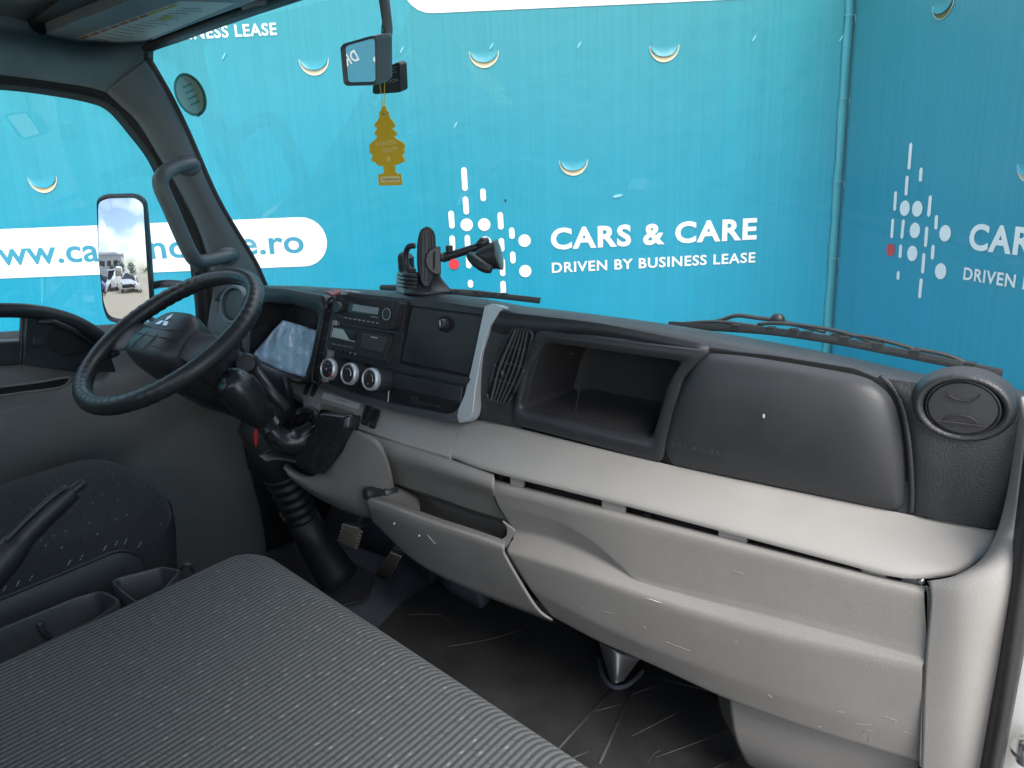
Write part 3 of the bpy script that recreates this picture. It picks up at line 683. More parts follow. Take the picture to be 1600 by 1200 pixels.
# open shelf
def ring(outer, inner, ro, ri, pl, th, depth, back=V((0, 1, 0)), n=5):
    O = ats(rnd(outer, ro, n), pl); I = ats(rnd(inner, ri, n), pl); nn = normal(pl)
    return MB().loops([[p - nn * .01 for p in O], [p + nn * th * .7 for p in O], [p.lerp(q, .12) + nn * th for p, q in zip(O, I)], [p.lerp(q, .55) + nn * th * 1.0 for p, q in zip(O, I)], [p.lerp(q, .9) + nn * th * .8 for p, q in zip(O, I)], [q + nn * th * .2 for q in I], [q + back * depth for q in I]])
so = [(842, 516), (1112, 548), (1070, 590), (1036, 722), (812, 664), (803, 655), (814, 590)]
si = [(852, 534), (1067, 564), (1046, 598), (1020, 686), (824, 641), (815, 634), (828, 578)]
mk('shelf_surround', ring(so, si, 10, [14, 10, 16, 12, 10, 8, 14], PY(-.004, .06), .008, .02), blks, dash, smooth=60)
I = ats(rnd(si, [14, 10, 16, 12, 10, 8, 14], 5), PY(-.004, .06)); ctr = sum(I, V()) / len(I)
mk('open_shelf', MB().loops([[p + V((0, .006, 0)) for p in I], [p.lerp(ctr, .03) + V((0, .09, -.004)) for p in I], [p.lerp(ctr, .07) + V((.0, .155, -.006)) for p in I], [p.lerp(ctr, .2) + V((.0, .165, -.006)) for p in I]], False, True), blkm, dash, smooth=40)
for (x, y) in ((893, 551), (1018, 570)):
    mk('stud', MB().ball(at(x, y, PY(.06)), (.006, .006, .002), n=10), blks, bpy.data.objects['open_shelf'])
mk('rib', MB().tube([at(909, 584, PY(.1)), at(903, 622, PY(.08)), at(896, 656, PY(.03))], .0016, 6), blks, bpy.data.objects['open_shelf'])
# airbag cover
def cushion(px, pl, th, rr, ks=((0, 0), (.012, .45), (.035, .78), (.08, .95), (.2, 1.02), (.5, 1.1), (.8, 1.15)), n=6):
    P = ats(rnd(px, rr, n), pl); nn = normal(pl); c = sum(P, V()) / len(P); m = MB()
    c0 = min(P, key=lambda p: (p - c).length); rin = (c0 - c).length
    rings = [[p - nn * .02 for p in P]]
    for a, b in ks:
        ring_ = []
        for p in P:
            d = c - p; ring_.append(p + d * a + nn * th * b)
        rings.append(ring_)
    rings.append([c + nn * th * 1.16 + (p - c) * .02 for p in P])
    return m.loops(rings, True, True)
def px_cat(p, n): return [(q.x, q.y) for q in lin(cat([V((x, y, 0)) for x, y in p], 120), n)]
def coons(top, right, bottom, left, nu, nv):
    T, Bm, Lf, Rt = px_cat(top, nu), px_cat(bottom, nu), px_cat(left, nv), px_cat(right, nv); out = []
    for j in range(nv):
        v = j / (nv - 1); row = []
        for i in range(nu):
            u = i / (nu - 1)
            row.append(tuple((1 - v) * T[i][k] + v * Bm[i][k] + (1 - u) * Lf[j][k] + u * Rt[j][k] - ((1 - u) * (1 - v) * T[0][k] + u * (1 - v) * T[-1][k] + (1 - u) * v * Bm[0][k] + u * v * Bm[-1][k]) for k in (0, 1)))
        out.append(row)
    return out
cg = coons([(1108, 552), (1160, 556), (1240, 568), (1330, 584), (1362, 594)], [(1362, 594), (1388, 615), (1404, 650), (1412, 700), (1414, 760), (1412, 790)], [(1050, 727), (1120, 742), (1230, 765), (1340, 788), (1396, 798), (1412, 790)], [(1108, 552), (1084, 572), (1060, 615), (1045, 660), (1038, 700), (1050, 727)], 60, 40)
rows = []
for j, r_ in enumerate(cg):
    v = j / 39; row = []
    for i, (x, y) in enumerate(r_):
        u = i / 59
        d = min(u * 1.9, (1 - u) * 1.9, v, 1 - v)
        edge = .30 * min(1, d / .035) ** .5
        f_ = edge + .9 * (1 - (2 * u - 1) ** 6) * math.sin(math.pi * min(1, v ** .75)) ** .9 * min(1, d / .06)
        row.append(at(x, y, PY(-.004, .06)) + V((0, -.026 * f_, 0)))
    rows.append(row)
for it in range(1):
    rows = [rows[0]] + [[r_[0]] + [r_[i] * .5 + (r_[i - 1] + r_[i + 1] + rows[j - 1][i] + rows[j + 1][i]) * .125 for i in range(1, 59)] + [r_[-1]] for j, r_ in list(enumerate(rows))[1:-1]] + [rows[-1]]
acov = mk('airbag_cover', MB().grid(rows), pad, dash, smooth=180)
mk('cover_gap', MB().prism([p + V((0, .004, 0)) for p in ats(rnd([(1100, 546), (1201, 556), (1332, 577), (1380, 597), (1404, 624), (1418, 668), (1424, 714), (1424, 792), (1404, 802), (1230, 769), (1042, 730), (1030, 707), (1038, 655), (1066, 583)], 10), PY(-.004, .06))], V((0, .004, 0))), deep, dash, smooth=0)
letters('embossed_lettering', 'SRS AIRBAG', at(1049, 698, PY(-.0245, .06)), at(1140, 716, PY(-.030, .06)), UZ, .0085, mat('embossed black plastic', (.045, .046, .05), .5), acov, .01, 1.1, .0003)
mk('nick', MB().ball(at(1193, 650, PY(-.0405, .06)), (.002, .001, .004), n=8), gprint, acov)
# round passenger vent
vc = at(1503, 639, PY(-.0175)); vn = V((.05, -1, -.04)).normalized()
rv_ = mk('round_vent', MB().lathe(vc, vn, [(.060, -.024), (.0575, -.016), (.0555, -.008), (.0535, -.003), (.051, .000), (.0485, .0006), (.0455, -.0008), (.0435, -.004), (.0425, -.008), (.042, -.03)], 56, .80, UZ), blk, dash, smooth=60)
mk('vent_ring', MB().lathe(vc, vn, [(.041, -.007), (.0407, -.003), (.0395, -.0025), (.0388, -.006), (.0384, -.02), (.0, -.022)], 48, .86, UZ), blks, rv_, smooth=50)
bl = mk('vent_blade', MB().lathe(vc, vn, [(.0376, -.012), (.0376, -.004), (.0367, -.002), (.0, -.0005)], 48, .86, UZ), mat('vent disc plastic', (.035, .037, .041), .42, ('noise', 900, .0001), .08), rv_, smooth=50)
vx = V((1, 0, 0)); vx = (vx - vn * vx.dot(vn)).normalized(); vy = vn.cross(vx)
if vy.z < 0: vy = -vy
mk('finger_groove', MB().tube([vc + vn * .0008 + vx * (.018 * math.cos(t)) + vy * (-.018 + .010 * math.sin(t)) for t in [math.pi * k / 14 for k in range(15)]], .0009, 6), blkm, rv_)
mk('finger_groove', MB().tube([vc + vn * .0008 + vx * (.017 * math.cos(t)) + vy * (.021 - .010 * math.sin(t)) for t in [math.pi * k / 14 for k in range(15)]], .0009, 6), blkm, rv_)
mk('blade_joint', MB().tube([vc + vn * .0008 + vx * -.026 + vy * -.0185, vc + vn * .0008 + vx * .026 + vy * -.0185], .0009, 6), blkm, rv_)

# warm grey ledge
LG = PZ(.61, .54)                                                     # falls .054 over .1 m
def lp(x, y, dz=0): return at(x, y, PZ(.61 + dz, .54))
top_e = [(727, 652), (745, 655), (810, 669), (1036, 724), (1400, 800), (1500, 818), (1556, 827)]
lip_e = [(704, 716), (740, 728), (775, 741), (1000, 798), (1300, 876), (1400, 901), (1460, 903)]
T_ = cat(ats(top_e, PY(.004)), 60)
Ex = [(706, 706), (770, 729), (1000, 786), (1300, 864), (1395, 888), (1450, 891), (1500, 884), (1532, 863), (1550, 843), (1559, 827)]
E_ = lin(ats(Ex, LG), 60)
E_ = lin(cat(ats(Ex, LG), 120), 60)
T_ = lin(cat(ats([(727, 652), (745, 655), (810, 669), (1036, 724), (1400, 800), (1500, 818), (1559, 827)], LG), 120), 60)
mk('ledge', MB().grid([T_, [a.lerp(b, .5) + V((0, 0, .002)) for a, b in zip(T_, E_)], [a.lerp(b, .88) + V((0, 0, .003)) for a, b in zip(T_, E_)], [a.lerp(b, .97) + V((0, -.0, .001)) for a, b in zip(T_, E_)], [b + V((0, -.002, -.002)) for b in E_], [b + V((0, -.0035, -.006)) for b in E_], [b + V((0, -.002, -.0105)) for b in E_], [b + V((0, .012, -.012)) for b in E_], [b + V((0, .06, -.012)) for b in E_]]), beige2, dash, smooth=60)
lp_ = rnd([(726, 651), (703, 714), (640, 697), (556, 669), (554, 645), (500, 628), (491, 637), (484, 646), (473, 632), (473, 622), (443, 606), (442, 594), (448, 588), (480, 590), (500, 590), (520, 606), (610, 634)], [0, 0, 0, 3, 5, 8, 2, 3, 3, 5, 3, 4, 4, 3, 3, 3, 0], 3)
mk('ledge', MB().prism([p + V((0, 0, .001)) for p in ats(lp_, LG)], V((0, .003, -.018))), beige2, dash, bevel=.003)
# switches
def onledge(px, dz, th, r=0): 
    return MB().prism(ats(rnd(px, r) if r else px, PZ(.61 + dz + th, .54)), V((0, 0, -th)))
for (x, y) in ((481, 604), (491.5, 607)):
    mk('blank_switch', onledge([(x + 1, y - 12), (x + 8, y - 11), (x - 2, y + 11), (x - 8, y + 9)], .001, .004, 1.5), blks, dash, bevel=.001)
for (x, y) in ((572, 645), (584.5, 650)):
    s_ = mk('rocker_switch', onledge([(x - 1, y - 13), (x + 10, y - 10), (x + 1, y + 16), (x - 9, y + 13)], .001, .007, 2), blks, dash, bevel=.0015)
    mk('rocker', onledge([(x + 0, y - 9), (x + 5, y - 8), (x - 1, y + 10), (x - 6, y + 8)], .0082, .002), screen, s_, bevel=.0005)
st = mk('information_sticker', onledge([(506, 613), (563, 630), (560, 639), (503, 622)], .0012, .0008), paper, dash, smooth=0)
for k in range(3):
    q = .25 + .27 * k
    mk('print_line', MB().bar(at(509 - 3 * q, 615 + 9 * q, PZ(.6124, .54)), at(558 - 3 * q, 629 + 9 * q, PZ(.6124, .54)), .0012, .0006), gprint, st, smooth=0)
letters('lettering', 'AIRBAG', at(522, 624.5, PZ(.6128, .54)), at(541, 630, PZ(.6128, .54)), V((0, 1, .54)), .006, gprint, st, .01, 1, .0004)

# centre stack
def SK(k): return PY(-.03 - k, .25)
nS = normal(SK(0))
def blockf(px, k, depth, r=0, n=4):
    P = ats(rnd(px, r, n) if r else px, SK(k)); return MB().prism(P, -nS * depth)
stk = mk('centre_stack', blockf([(531, 455), (600, 462), (700, 472), (762, 481), (752, 520), (741, 575), (733, 612), (714, 645), (700, 649), (610, 632), (508, 602), (504, 590), (516, 540)], 0, .10), blks, dash, bevel=.003)
mk('silver_trim', blockf([(757, 478), (770, 474), (785, 479), (780, 488), (766, 508), (752, 552), (742, 612), (738, 646), (734, 654), (727, 659), (717, 660.5), (714, 650), (716, 638), (721, 628), (726, 615), (735, 580), (746, 530)], .010, .024, [2, 4, 5, 3, 0, 0, 0, 4, 4, 3, 0, 0, 3, 4, 3, 0, 0], 3), silver, dash, bevel=.0085, seg=5)
mk('silver_trim', blockf([(532, 452), (541, 453), (531, 480), (518, 545), (508, 598), (500, 594), (509, 548), (521, 481)], .010, .05, 2), silver, dash, bevel=.003)
mk('bottom_rail', blockf([(717, 637), (714.5, 650), (717.5, 660.5), (700, 659.5), (610, 641), (540, 620), (500, 606), (506, 598), (540, 611), (610, 630), (698, 647), (710, 644)], .0098, .030, 1, 3), mat('darkened silver trim', (.11, .118, .125), .4, None, .03, .4), dash, bevel=.004)  # silver trim carried on, its dark reflection put into the colour
# radio
rad = mk('radio', blockf([(527, 459), (622, 471), (625, 474), (612, 513), (608, 516), (520, 500), (518, 497), (525, 461)], .024, .03, 1.5), blkm, dash, bevel=.0015)
mk('radio_frame', blockf([(527, 457), (636, 470), (626, 519), (517, 502)], .004, .012), blks, rad, bevel=.001)
mk('display', blockf([(552, 475), (592, 481), (590, 491.5), (550, 485)], .0255, .004), lcd, rad, smooth=0)
mk('display_surround', blockf([(546, 473), (594, 480), (591, 494), (543, 487)], .0248, .004, 1), screen, rad, bevel=.0004)
kc = at(532.5, 481, SK(.025)); mk('volume_knob', MB().lathe(kc, nS, [(.0125, 0), (.0125, .010), (.011, .013), (0, .0135)], 24), blks, rad)
kc = at(605, 491, SK(.025)); mk('dial', MB().lathe(kc, nS, [(.0125, 0), (.0125, .002), (.0112, .0025), (.0108, .0018), (0, .0022)], 28), blks, rad)
mk('dial_ring', MB().tube([kc + nS * .0022 + V((1, 0, 0)) * (.0118 * math.cos(t)) + nS.cross(V((1, 0, 0))) * (.0118 * math.sin(t)) for t in [2 * math.pi * k / 32 for k in range(32)]], .0007, 6, closed=True), gprint, rad)
for k in range(9):
    q = k / 9; x, y = 530 + 64 * q, 493.5 + 10.5 * q
    mk('radio_button', blockf([(x, y), (x + 6.2, y + 1), (x + 5.5, y + 4), (x - .6, y + 3)], .0262, .003), blks, rad, bevel=.0004)
    if k: mk('button_mark', blockf([(x + 1, y + 1), (x + 5, y + 1.6), (x + 4.7, y + 2.8), (x + .7, y + 2.2)], .0265, .0004), gprint, rad, smooth=0)
for (x, y) in ((531, 466), (610, 476)):
    mk('radio_button', blockf([(x, y), (x + 6, y + .8), (x + 5.4, y + 3.4), (x - .6, y + 2.6)], .0262, .003), blks, rad, bevel=.0004)
letters('lettering', 'BOSCH', at(580, 495.6, SK(.0246)), at(591, 497.4, SK(.0246)), UZ, .0035, gprint, rad, .01, 1, .0005)
# tachograph
tac = mk('tachograph', blockf([(520, 508), (606, 521), (609, 524), (600, 563), (597, 565), (512, 546)], .018, .03, 1.5), blkm, dash, bevel=.0015)
mk('display', blockf([(521, 512), (558, 518), (554, 534.5), (517, 526)], .0187, .002), lcd2, tac, smooth=0)
mk('display_shade', blockf([(536, 514.5), (558, 518), (554.5, 533), (546, 531)], .0191, .001), screen, tac, smooth=0)
mk('card_drawer', blockf([(567, 520), (605, 526), (598, 551), (563, 543)], .0200, .004, 1), mat('dark grey drawer plastic', (.04, .042, .046), .4), tac, bevel=.0008)
mk('drawer_slot', blockf([(561, 547), (597, 555), (595, 560), (559, 552)], .0195, .003), blks, tac, bevel=.0006)
mk('drawer_mark', blockf([(580, 525.5), (590, 527.2), (589.5, 529), (579.5, 527.3)], .0203, .0004), gprint, tac, smooth=0)
for k in range(4):
    x, y = 517 + 9 * k, 535.5 + 1.6 * k
    mk('tachograph_button', blockf([(x, y), (x + 7.2, y + 1.3), (x + 6.7, y + 4.2), (x - .5, y + 2.9)], .0195, .003), mat('grey button', (.12, .125, .13), .5), tac, bevel=.0005)
for k in range(6):
    x, y = 514.5 + 7.6 * k, 542 + 1.7 * k
    mk('tachograph_button', blockf([(x, y), (x + 5, y + 1), (x + 4.4, y + 5), (x - .6, y + 4)], .0225 if k < 4 else .0195, .005), blks, tac, bevel=.0006)
    if k > 3: mk('button_mark', blockf([(x + 1.4, y + 1.5), (x + 3.2, y + 1.9), (x + 3, y + 3.5), (x + 1.2, y + 3.1)], .0198, .0004), gprint, tac, smooth=0)
for k in range(3):
    x = 610 + 5.2 * k
    mk('fin', blockf([(x, 524 + .6 * k), (x + 3, 524.4 + .6 * k), (x - 7, 567 + .6 * k), (x - 10, 566.4 + .6 * k)], .012 - .004 * k, .02), blks, tac, bevel=.0006)
# storage door with turn knob
sd = mk('storage_door', blockf([(643.5, 480), (755, 494.5), (731.5, 586), (627, 565)], .004, .012, 2), mat('smooth black door', (.02, .021, .023), .36, ('noise', 900, .0001), .1, dust=.05), dash, bevel=.002)
mk('door_gap', blockf([(640, 477), (758, 491.5), (733.5, 590), (623.5, 568)], .0012, .01, 2), deep, dash, smooth=0)
kc = at(696, 506.5, SK(.0045)); ux = (V((1, 0, 0)) - nS * nS.x).normalized()
mk('knob_recess', MB().lathe(kc, nS, [(.0165, 0), (.0165, .0006), (.015, .0008), (0, .0009)], 30, sx=1.35), deep, sd)
mk('turn_knob', MB().lathe(kc + ux * .001, nS, [(.0105, 0), (.0105, .012), (.0085, .0155), (0, .016)], 26), blks, sd)
mk('knob_slot', MB().box(kc + ux * .001 + nS * .0165, (.0012, .0006, .006)), gprint, sd, smooth=0)
# lower ledge and tray
mk('stack_shelf', blockf([(628, 570), (736, 591), (732, 600), (624, 580)], .010, .016, 1), blks, dash, bevel=.002)
tray = mk('coin_tray', blockf([(616, 582), (722.5, 604), (719.5, 629), (611.5, 605.5)], .010, .016, 2), blks, dash, bevel=.002)
mk('tray_slot', blockf([(611, 608), (718, 632), (711, 643), (700, 646), (609, 626)], .0012, .01, 2), deep, dash, smooth=0)
mk('tray_tongue', blockf([(640, 617), (652, 619.5), (656, 634), (638, 630)], .004, .01), blks, tray, bevel=.001)
mk('tray_tongue', blockf([(654, 627), (686, 634), (685, 638), (655, 632)], .006, .01), blks, tray, bevel=.001)
mk('tray_frame', MB().tube(cat(ats([(613, 580), (608, 606), (606, 628)], SK(.003)), 8), .0014, 6), steel, tray)
# climate knobs
lb = ['fan speed knob with red mark on its rim', None, 'temperature knob with small amber mark']
for k, (x, y) in enumerate(((511.5, 576.5), (544, 584), (577.5, 592.5))):
    c = at(x, y, SK(.052))
    kn = mk('climate_knob', MB().lathe(c, nS, [(.0245, -.052), (.0245, -.012), (.0225, -.006), (.0225, -.001), (.0, -.001)], 36), blks, dash, smooth=50)
    if lb[k]: kn['label'] = lb[k]
    mk('knob_ring', MB().lathe(c, nS, [(.0232, -.012), (.0238, -.006), (.0225, .0015), (.0205, .003), (.0182, .0015), (.0178, -.002)], 40), silver, kn, smooth=70)
    mk('knob_face', MB().lathe(c, nS, [(.0180, -.001), (.0180, .001), (.016, .0017), (0, .002)], 36), blkm, kn, smooth=50)
    uy = nS.cross(ux); uy = uy if uy.z > 0 else -uy
    def kp(r_, a): return c + nS * .0026 + ux * (r_ * math.cos(a)) + uy * (r_ * math.sin(a))
    if k == 0:
        for j in range(6): mk('knob_mark', MB().lathe(kp(.0125, R(210 - 48 * j)), nS, [(.0014, 0), (.0012, .0004), (0, .0004)], 8), gprint, kn)
        mk('knob_mark', MB().lathe(kp(.0, 0), nS, [(.003, 0), (.0028, .0004), (0, .0004)], 8), gprint, kn)
        mk('red_mark', MB().ball(c + nS * .001 + ux * .017 - uy * .0125, .0035, n=8), rprint, kn)
    elif k == 1:
        mk('knob_mark', MB().tube([kp(.0115, R(120 - 12 * j)) for j in range(12)], [.0004 + .0001 * j for j in range(12)], 6), gprint, kn)
    else:
        mk('knob_mark', MB().tube([kp(.0125, R(80 - 12 * j)) for j in range(9)], [.0004 + .00008 * j for j in range(9)], 6), gprint, kn)
        for j in range(5): mk('knob_mark', MB().lathe(kp(.0125, R(110 + 22 * j)), nS, [(.0009, 0), (0, .0004)], 8), gprint, kn)
        mk('amber_mark', MB().lathe(kp(.0095, R(-95)), nS, [(.0016, 0), (.0014, .0004), (0, .0004)], 8), mat('amber print', (.75, .35, .12), .5), kn)
# hazard button on top of the dash
mk('hazard_button', MB().prism(ats(rnd([(508, 455), (528, 451), (534, 455), (520, 461)], 1.5), PZ(.842)), V((0, 0, -.004))), redp, dash, bevel=.002)

trm = mat('console plastic', (.04, .043, .048), .42, ('noise', 700, .0001), .1)
# instrument binnacle
ho = [(396, 449), (450, 451), (512, 462), (517, 478), (506, 520), (492, 592), (478, 600), (438, 586), (396, 566), (370, 552), (374, 505), (386, 470)]
hi = [(402, 474), (458, 474), (499, 489), (504, 498), (497, 530), (486, 584), (472, 592), (438, 581), (398, 562), (380, 545), (384, 508), (392, 484)]
BI = PY(-.02, .15)
bn = mk('instrument_binnacle', ring(ho, hi, 5, 5, BI, .014, .02), blks, dash, smooth=50)
I = ats(rnd(hi, 5, 5), BI); ctr = sum(I, V()) / len(I)
mk('binnacle_well', MB().loops([[p + V((0, .004, 0)) for p in I], [p.lerp(ctr, .08) + V((.0, .10, -.012)) for p in I]], False, True), trm, bn, smooth=40)
rf = random.Random(11)
fp = rnd([(442, 500), (497, 516), (489, 575), (473, 590), (440, 578), (398, 562), (392, 553)], 3, 3)
FB = PY(.02, .5, .7)
q0 = [(442, 500), (470, 508), (497, 517)]; q1 = [(393, 556), (436, 578), (477, 590)]
rows = []
for j in range(22):
    v_ = j / 21; row = []
    L_ = cat(ats(q0, FB), 30); M_ = cat(ats(q1, FB), 30)
    for i in range(30):
        p = L_[i].lerp(M_[i], v_); row.append(p + V((0, -1, .45)) * (.0012 * math.sin(i * .42 + 2 * math.sin(j * .3)) * math.sin(j * .33 + i * .2) +   .0003 * rf.random() + .0006 * math.sin(i * 1.1 - j * .6 + math.sin(i * .3))))
    rows.append(row)
film = mat('crinkled protective film', (.40, .50, .66), .14, ('noise', 45, .0035), .45, spec=1.0)
mk('protective_film', MB().grid(rows), film, bn, smooth=40, solid=.0006)
# slim vent between binnacle and stack
sv = mk('air_vent', MB().prism(ats(rnd([(513, 474), (521, 471), (512, 520), (500, 590), (494, 594), (490, 586), (502, 520)], 2), PY(-.045, .25)), V((0, .04, 0))), deep, dash, bevel=.001)
for k in range(5):
    q = k / 5 + .1
    mk('slat', MB().tube([at(514 - 20 * q, 476 + 108 * q, PY(-.048, .25)), at(520 - 20 * q, 474 + 110 * q, PY(-.048, .25))], .0014, 6), blks, sv)
mk('vent_bezel', MB().tube(cat(ats([(512, 472), (523, 470), (513, 522), (500, 594), (493, 597), (488, 588), (500, 522)], PY(-.046, .25)), 50, True), .003, 6, closed=True), blks, sv, smooth=180)
# far end of the dash with its round vent
mk('end_panel', loft([([(318, 500), (345, 462), (375, 450), (410, 449)], PY(.05)), ([(322, 540), (348, 520), (372, 505), (396, 480)], PY(.0)), ([(330, 600), (352, 585), (372, 570), (390, 560)], PY(-.005))], 20, 14), slate, dash, smooth=180, solid=.008, soff=1)
c = at(366, 476, PY(.0)); v2 = V((.15, -1, .25)).normalized()
re_ = mk('round_vent', MB().lathe(c, v2, [(.05, -.03), (.05, .0), (.046, .007), (.041, .006), (.039, -.01), (0, -.012)], 40), slate, dash, smooth=50)
mk('vent_blade', MB().lathe(c, v2, [(.037, -.012), (.036, .0), (.0, .002)], 32), blks, re_, smooth=50)
# dark understructure below the binnacle and column
mk('lower_black_panel', loft([([(372, 578), (400, 575), (440, 588), (474, 612), (500, 640)], PY(.02)), ([(392, 650), (410, 640), (440, 650), (470, 660), (500, 680)], PY(.05)), ([(408, 740), (420, 735), (440, 735), (470, 745), (500, 760)], PY(.12))], 20, 10), blkm, dash, smooth=180, solid=.006, soff=1)
mk('lower_bracket', blockf([(428, 625), (452, 618), (458, 640), (446, 662), (424, 650)], -.02, .04), blks, dash, bevel=.004)
mk('lower_bracket', plate(rnd([(444, 610), (466, 620), (474, 634), (470, 648), (452, 640)], 4), PY(.0), .01), mat('grey bracket plastic', (.06, .06, .06), .5), dash, bevel=.003)
# opening edge below the screen: storage mouth
mk('edge_roll', MB().tube(cat(ats([(376, 560), (405, 572), (436, 588), (446, 600), (448, 618)], PY(-.06)), 24), .008, 8), blks, dash, smooth=180)

# shroud under the gear boot
C1 = [(444, 728), (458, 738), (478, 747), (496, 742), (522, 706), (553, 672)]
C2 = [(448, 740), (466, 752), (492, 766), (520, 762), (552, 732), (588, 690)]
C3 = [(460, 753), (488, 770), (520, 784), (548, 784), (576, 760), (606, 722)]
C4 = [(494, 777), (520, 790), (545, 800), (566, 804), (590, 800), (616, 760)]
mk('boot_shroud', loft([([(x + 4, y - 3) for x, y in C1], PY(-.10)), (C1, PY(-.135)), (C2, PY(-.142)), (C3, PY(-.12)), (C4, PY(-.085)), ([(510, 784), (530, 794), (552, 803), (575, 810), (598, 806), (620, 770)], PY(-.03))], 30, 26), beige, dash, smooth=180, solid=.005, soff=1)
# knee panel with the pocket
KA = [(545, 668), (600, 685), (660, 703), (715, 721), (772, 741)]
KA2 = [(549, 674), (600, 690), (660, 708), (715, 726), (772, 746)]
KB = [(562, 700), (605, 712), (660, 728), (715, 745), (771, 764)]
KC = [(580, 727), (620, 738), (668, 752), (720, 766), (776, 783)]
KD = [(600, 752), (635, 762), (685, 779), (735, 797), (797, 816)]
mk('knee_panel', loft([(KA, PY(-.085)), (KA2, PY(-.10)), (KB, PY(-.108)), (KC, PY(-.082)), (KD, PY(-.06))], 40, 30), beige, dash, smooth=180, solid=.005, soff=1)
KE = [(574, 777), (621, 794), (680, 816), (735, 834), (789, 853)]
KE0 = [(598, 756), (640, 772), (690, 790), (740, 806), (796, 824)]
mk('pocket_back', loft([(KD, PY(-.058)), ([(x - 3, y + 4) for x, y in KD], PY(-.02))], 20), beige, dash, smooth=180)
mk('pocket_back', loft([([(x - 3, y + 4) for x, y in KD], PY(-.02)), ([(x - 14, y + 30) for x, y in KD], PY(0.0)), ([(x - 5, y - 2) for x, y in KE], PY(-.05))], 20, 10), shgrey, dash, smooth=180)
mk('pocket_shelf', loft([([(592, 752), (618, 760), (650, 774), (657, 802), (652, 806)], [PY(-.07), PY(-.07), PY(-.05), PY(-.10), PY(-.125)]), ([(574, 777), (590, 783), (621, 794), (640, 801), (652, 806)], PY(-.128))], 24, 6), beige, dash, smooth=180, solid=.004, soff=1)
mk('pocket_end', plate([(786, 812), (806, 828), (792, 856), (776, 848), (794, 836), (795, 824)], PY(-.118), .004, 3), beige, dash, bevel=.002)
KF = [(578, 792), (624, 812), (682, 834), (738, 852), (794, 872)]
KG = [(584, 812), (628, 848), (690, 884), (760, 912), (838, 945)]
KH = [(590, 815), (640, 866), (690, 898), (765, 930), (862, 966)]
mk('lower_knee_panel', loft([([(x + 2, y - 5) for x, y in KE], PY(-.115)), (KE, PY(-.130)), ([(x, y + 3) for x, y in KE], PY(-.134)), (KF, PY(-.128)), (KG, PY(-.093)), (KH, PY(-.075)), ([(596, 812), (650, 868), (700, 900), (770, 930), (864, 966)], PY(-.03))], 44, 36), beige, dash, smooth=180, solid=.004, soff=1)
for (x, y, a_) in ((616, 818, 0), (640, 812, 0), (681, 827, 0), (655, 837, 0)):
    mk('screw', MB().ball(at(x, y, PY(-.131)), .0022, n=8), paper, dash)
mk('scratch', MB().tube([at(668, 836, PY(-.1295)), at(680, 850, PY(-.125))], .0004, 5), paper, dash)
# lighter socket
c = at(602, 770, PY(-.095)); ax = V((-.25, -1, .25)).normalized()
cl = mk('power_socket', MB().lathe(c, ax, [(.017, -.02), (.017, .006), (.0145, .009), (.012, .004), (.0115, -.02)], 24), blks, dash)
mk('socket_cap', MB().lathe(c + ax * .012, ax, [(.0115, -.012), (.0115, .012), (.013, .014), (.013, .03), (.011, .034), (0, .0345)], 24), blkm, cl)
mk('socket_ring', MB().tube([c + ax * .0095 + V((1, 0, 0)) * (.0152 * math.cos(t)) + ax.cross(V((1, 0, 0))) * (.0152 * math.sin(t)) for t in [2 * math.pi * k / 28 for k in range(28)]], .0009, 6, closed=True), steel, cl)

# glove box door
G0 = [(775, 749), (900, 780), (1050, 819), (1200, 858), (1330, 889), (1446, 916)]
GA = [(769, 757), (900, 789), (1050, 829), (1200, 868), (1330, 900), (1450, 926)]
GB = [(770, 772), (900, 802), (1050, 845), (1200, 887), (1330, 920), (1450, 946)]
GC = [(779, 792), (890, 830), (1030, 876), (1190, 925), (1320, 960), (1448, 985)]
GD = [(796, 826), (880, 846), (1000, 905), (1180, 958), (1310, 1000), (1444, 1022)]
GE = [(806, 834), (885, 852), (1000, 909), (1170, 970), (1300, 1008), (1441, 1028)]
GF = [(794, 858), (880, 893), (1000, 938), (1160, 985), (1300, 1018), (1440, 1036)]
GG = [(797, 868), (880, 908), (990, 950), (1150, 1000), (1298, 1032), (1440, 1050)]
GH = [(830, 922), (905, 960), (1000, 1005), (1150, 1062), (1290, 1110), (1438, 1145)]
GI = [(866, 966), (935, 1003), (1020, 1040), (1140, 1095), (1280, 1145), (1438, 1192)]
yG = lambda v: [PY(q) for q in v]
def grow(pts_, Y_, n=110):
    return lin(cat([at(x, y, PY(q)) for (x, y), q in zip(pts_, Y_)], 200), n)
XT = [775, 900, 1050, 1200, 1330, 1449]; T0 = [(x, 749 + .249 * (x - 775)) for x in XT]
c8 = lambda v, n: [v] * n
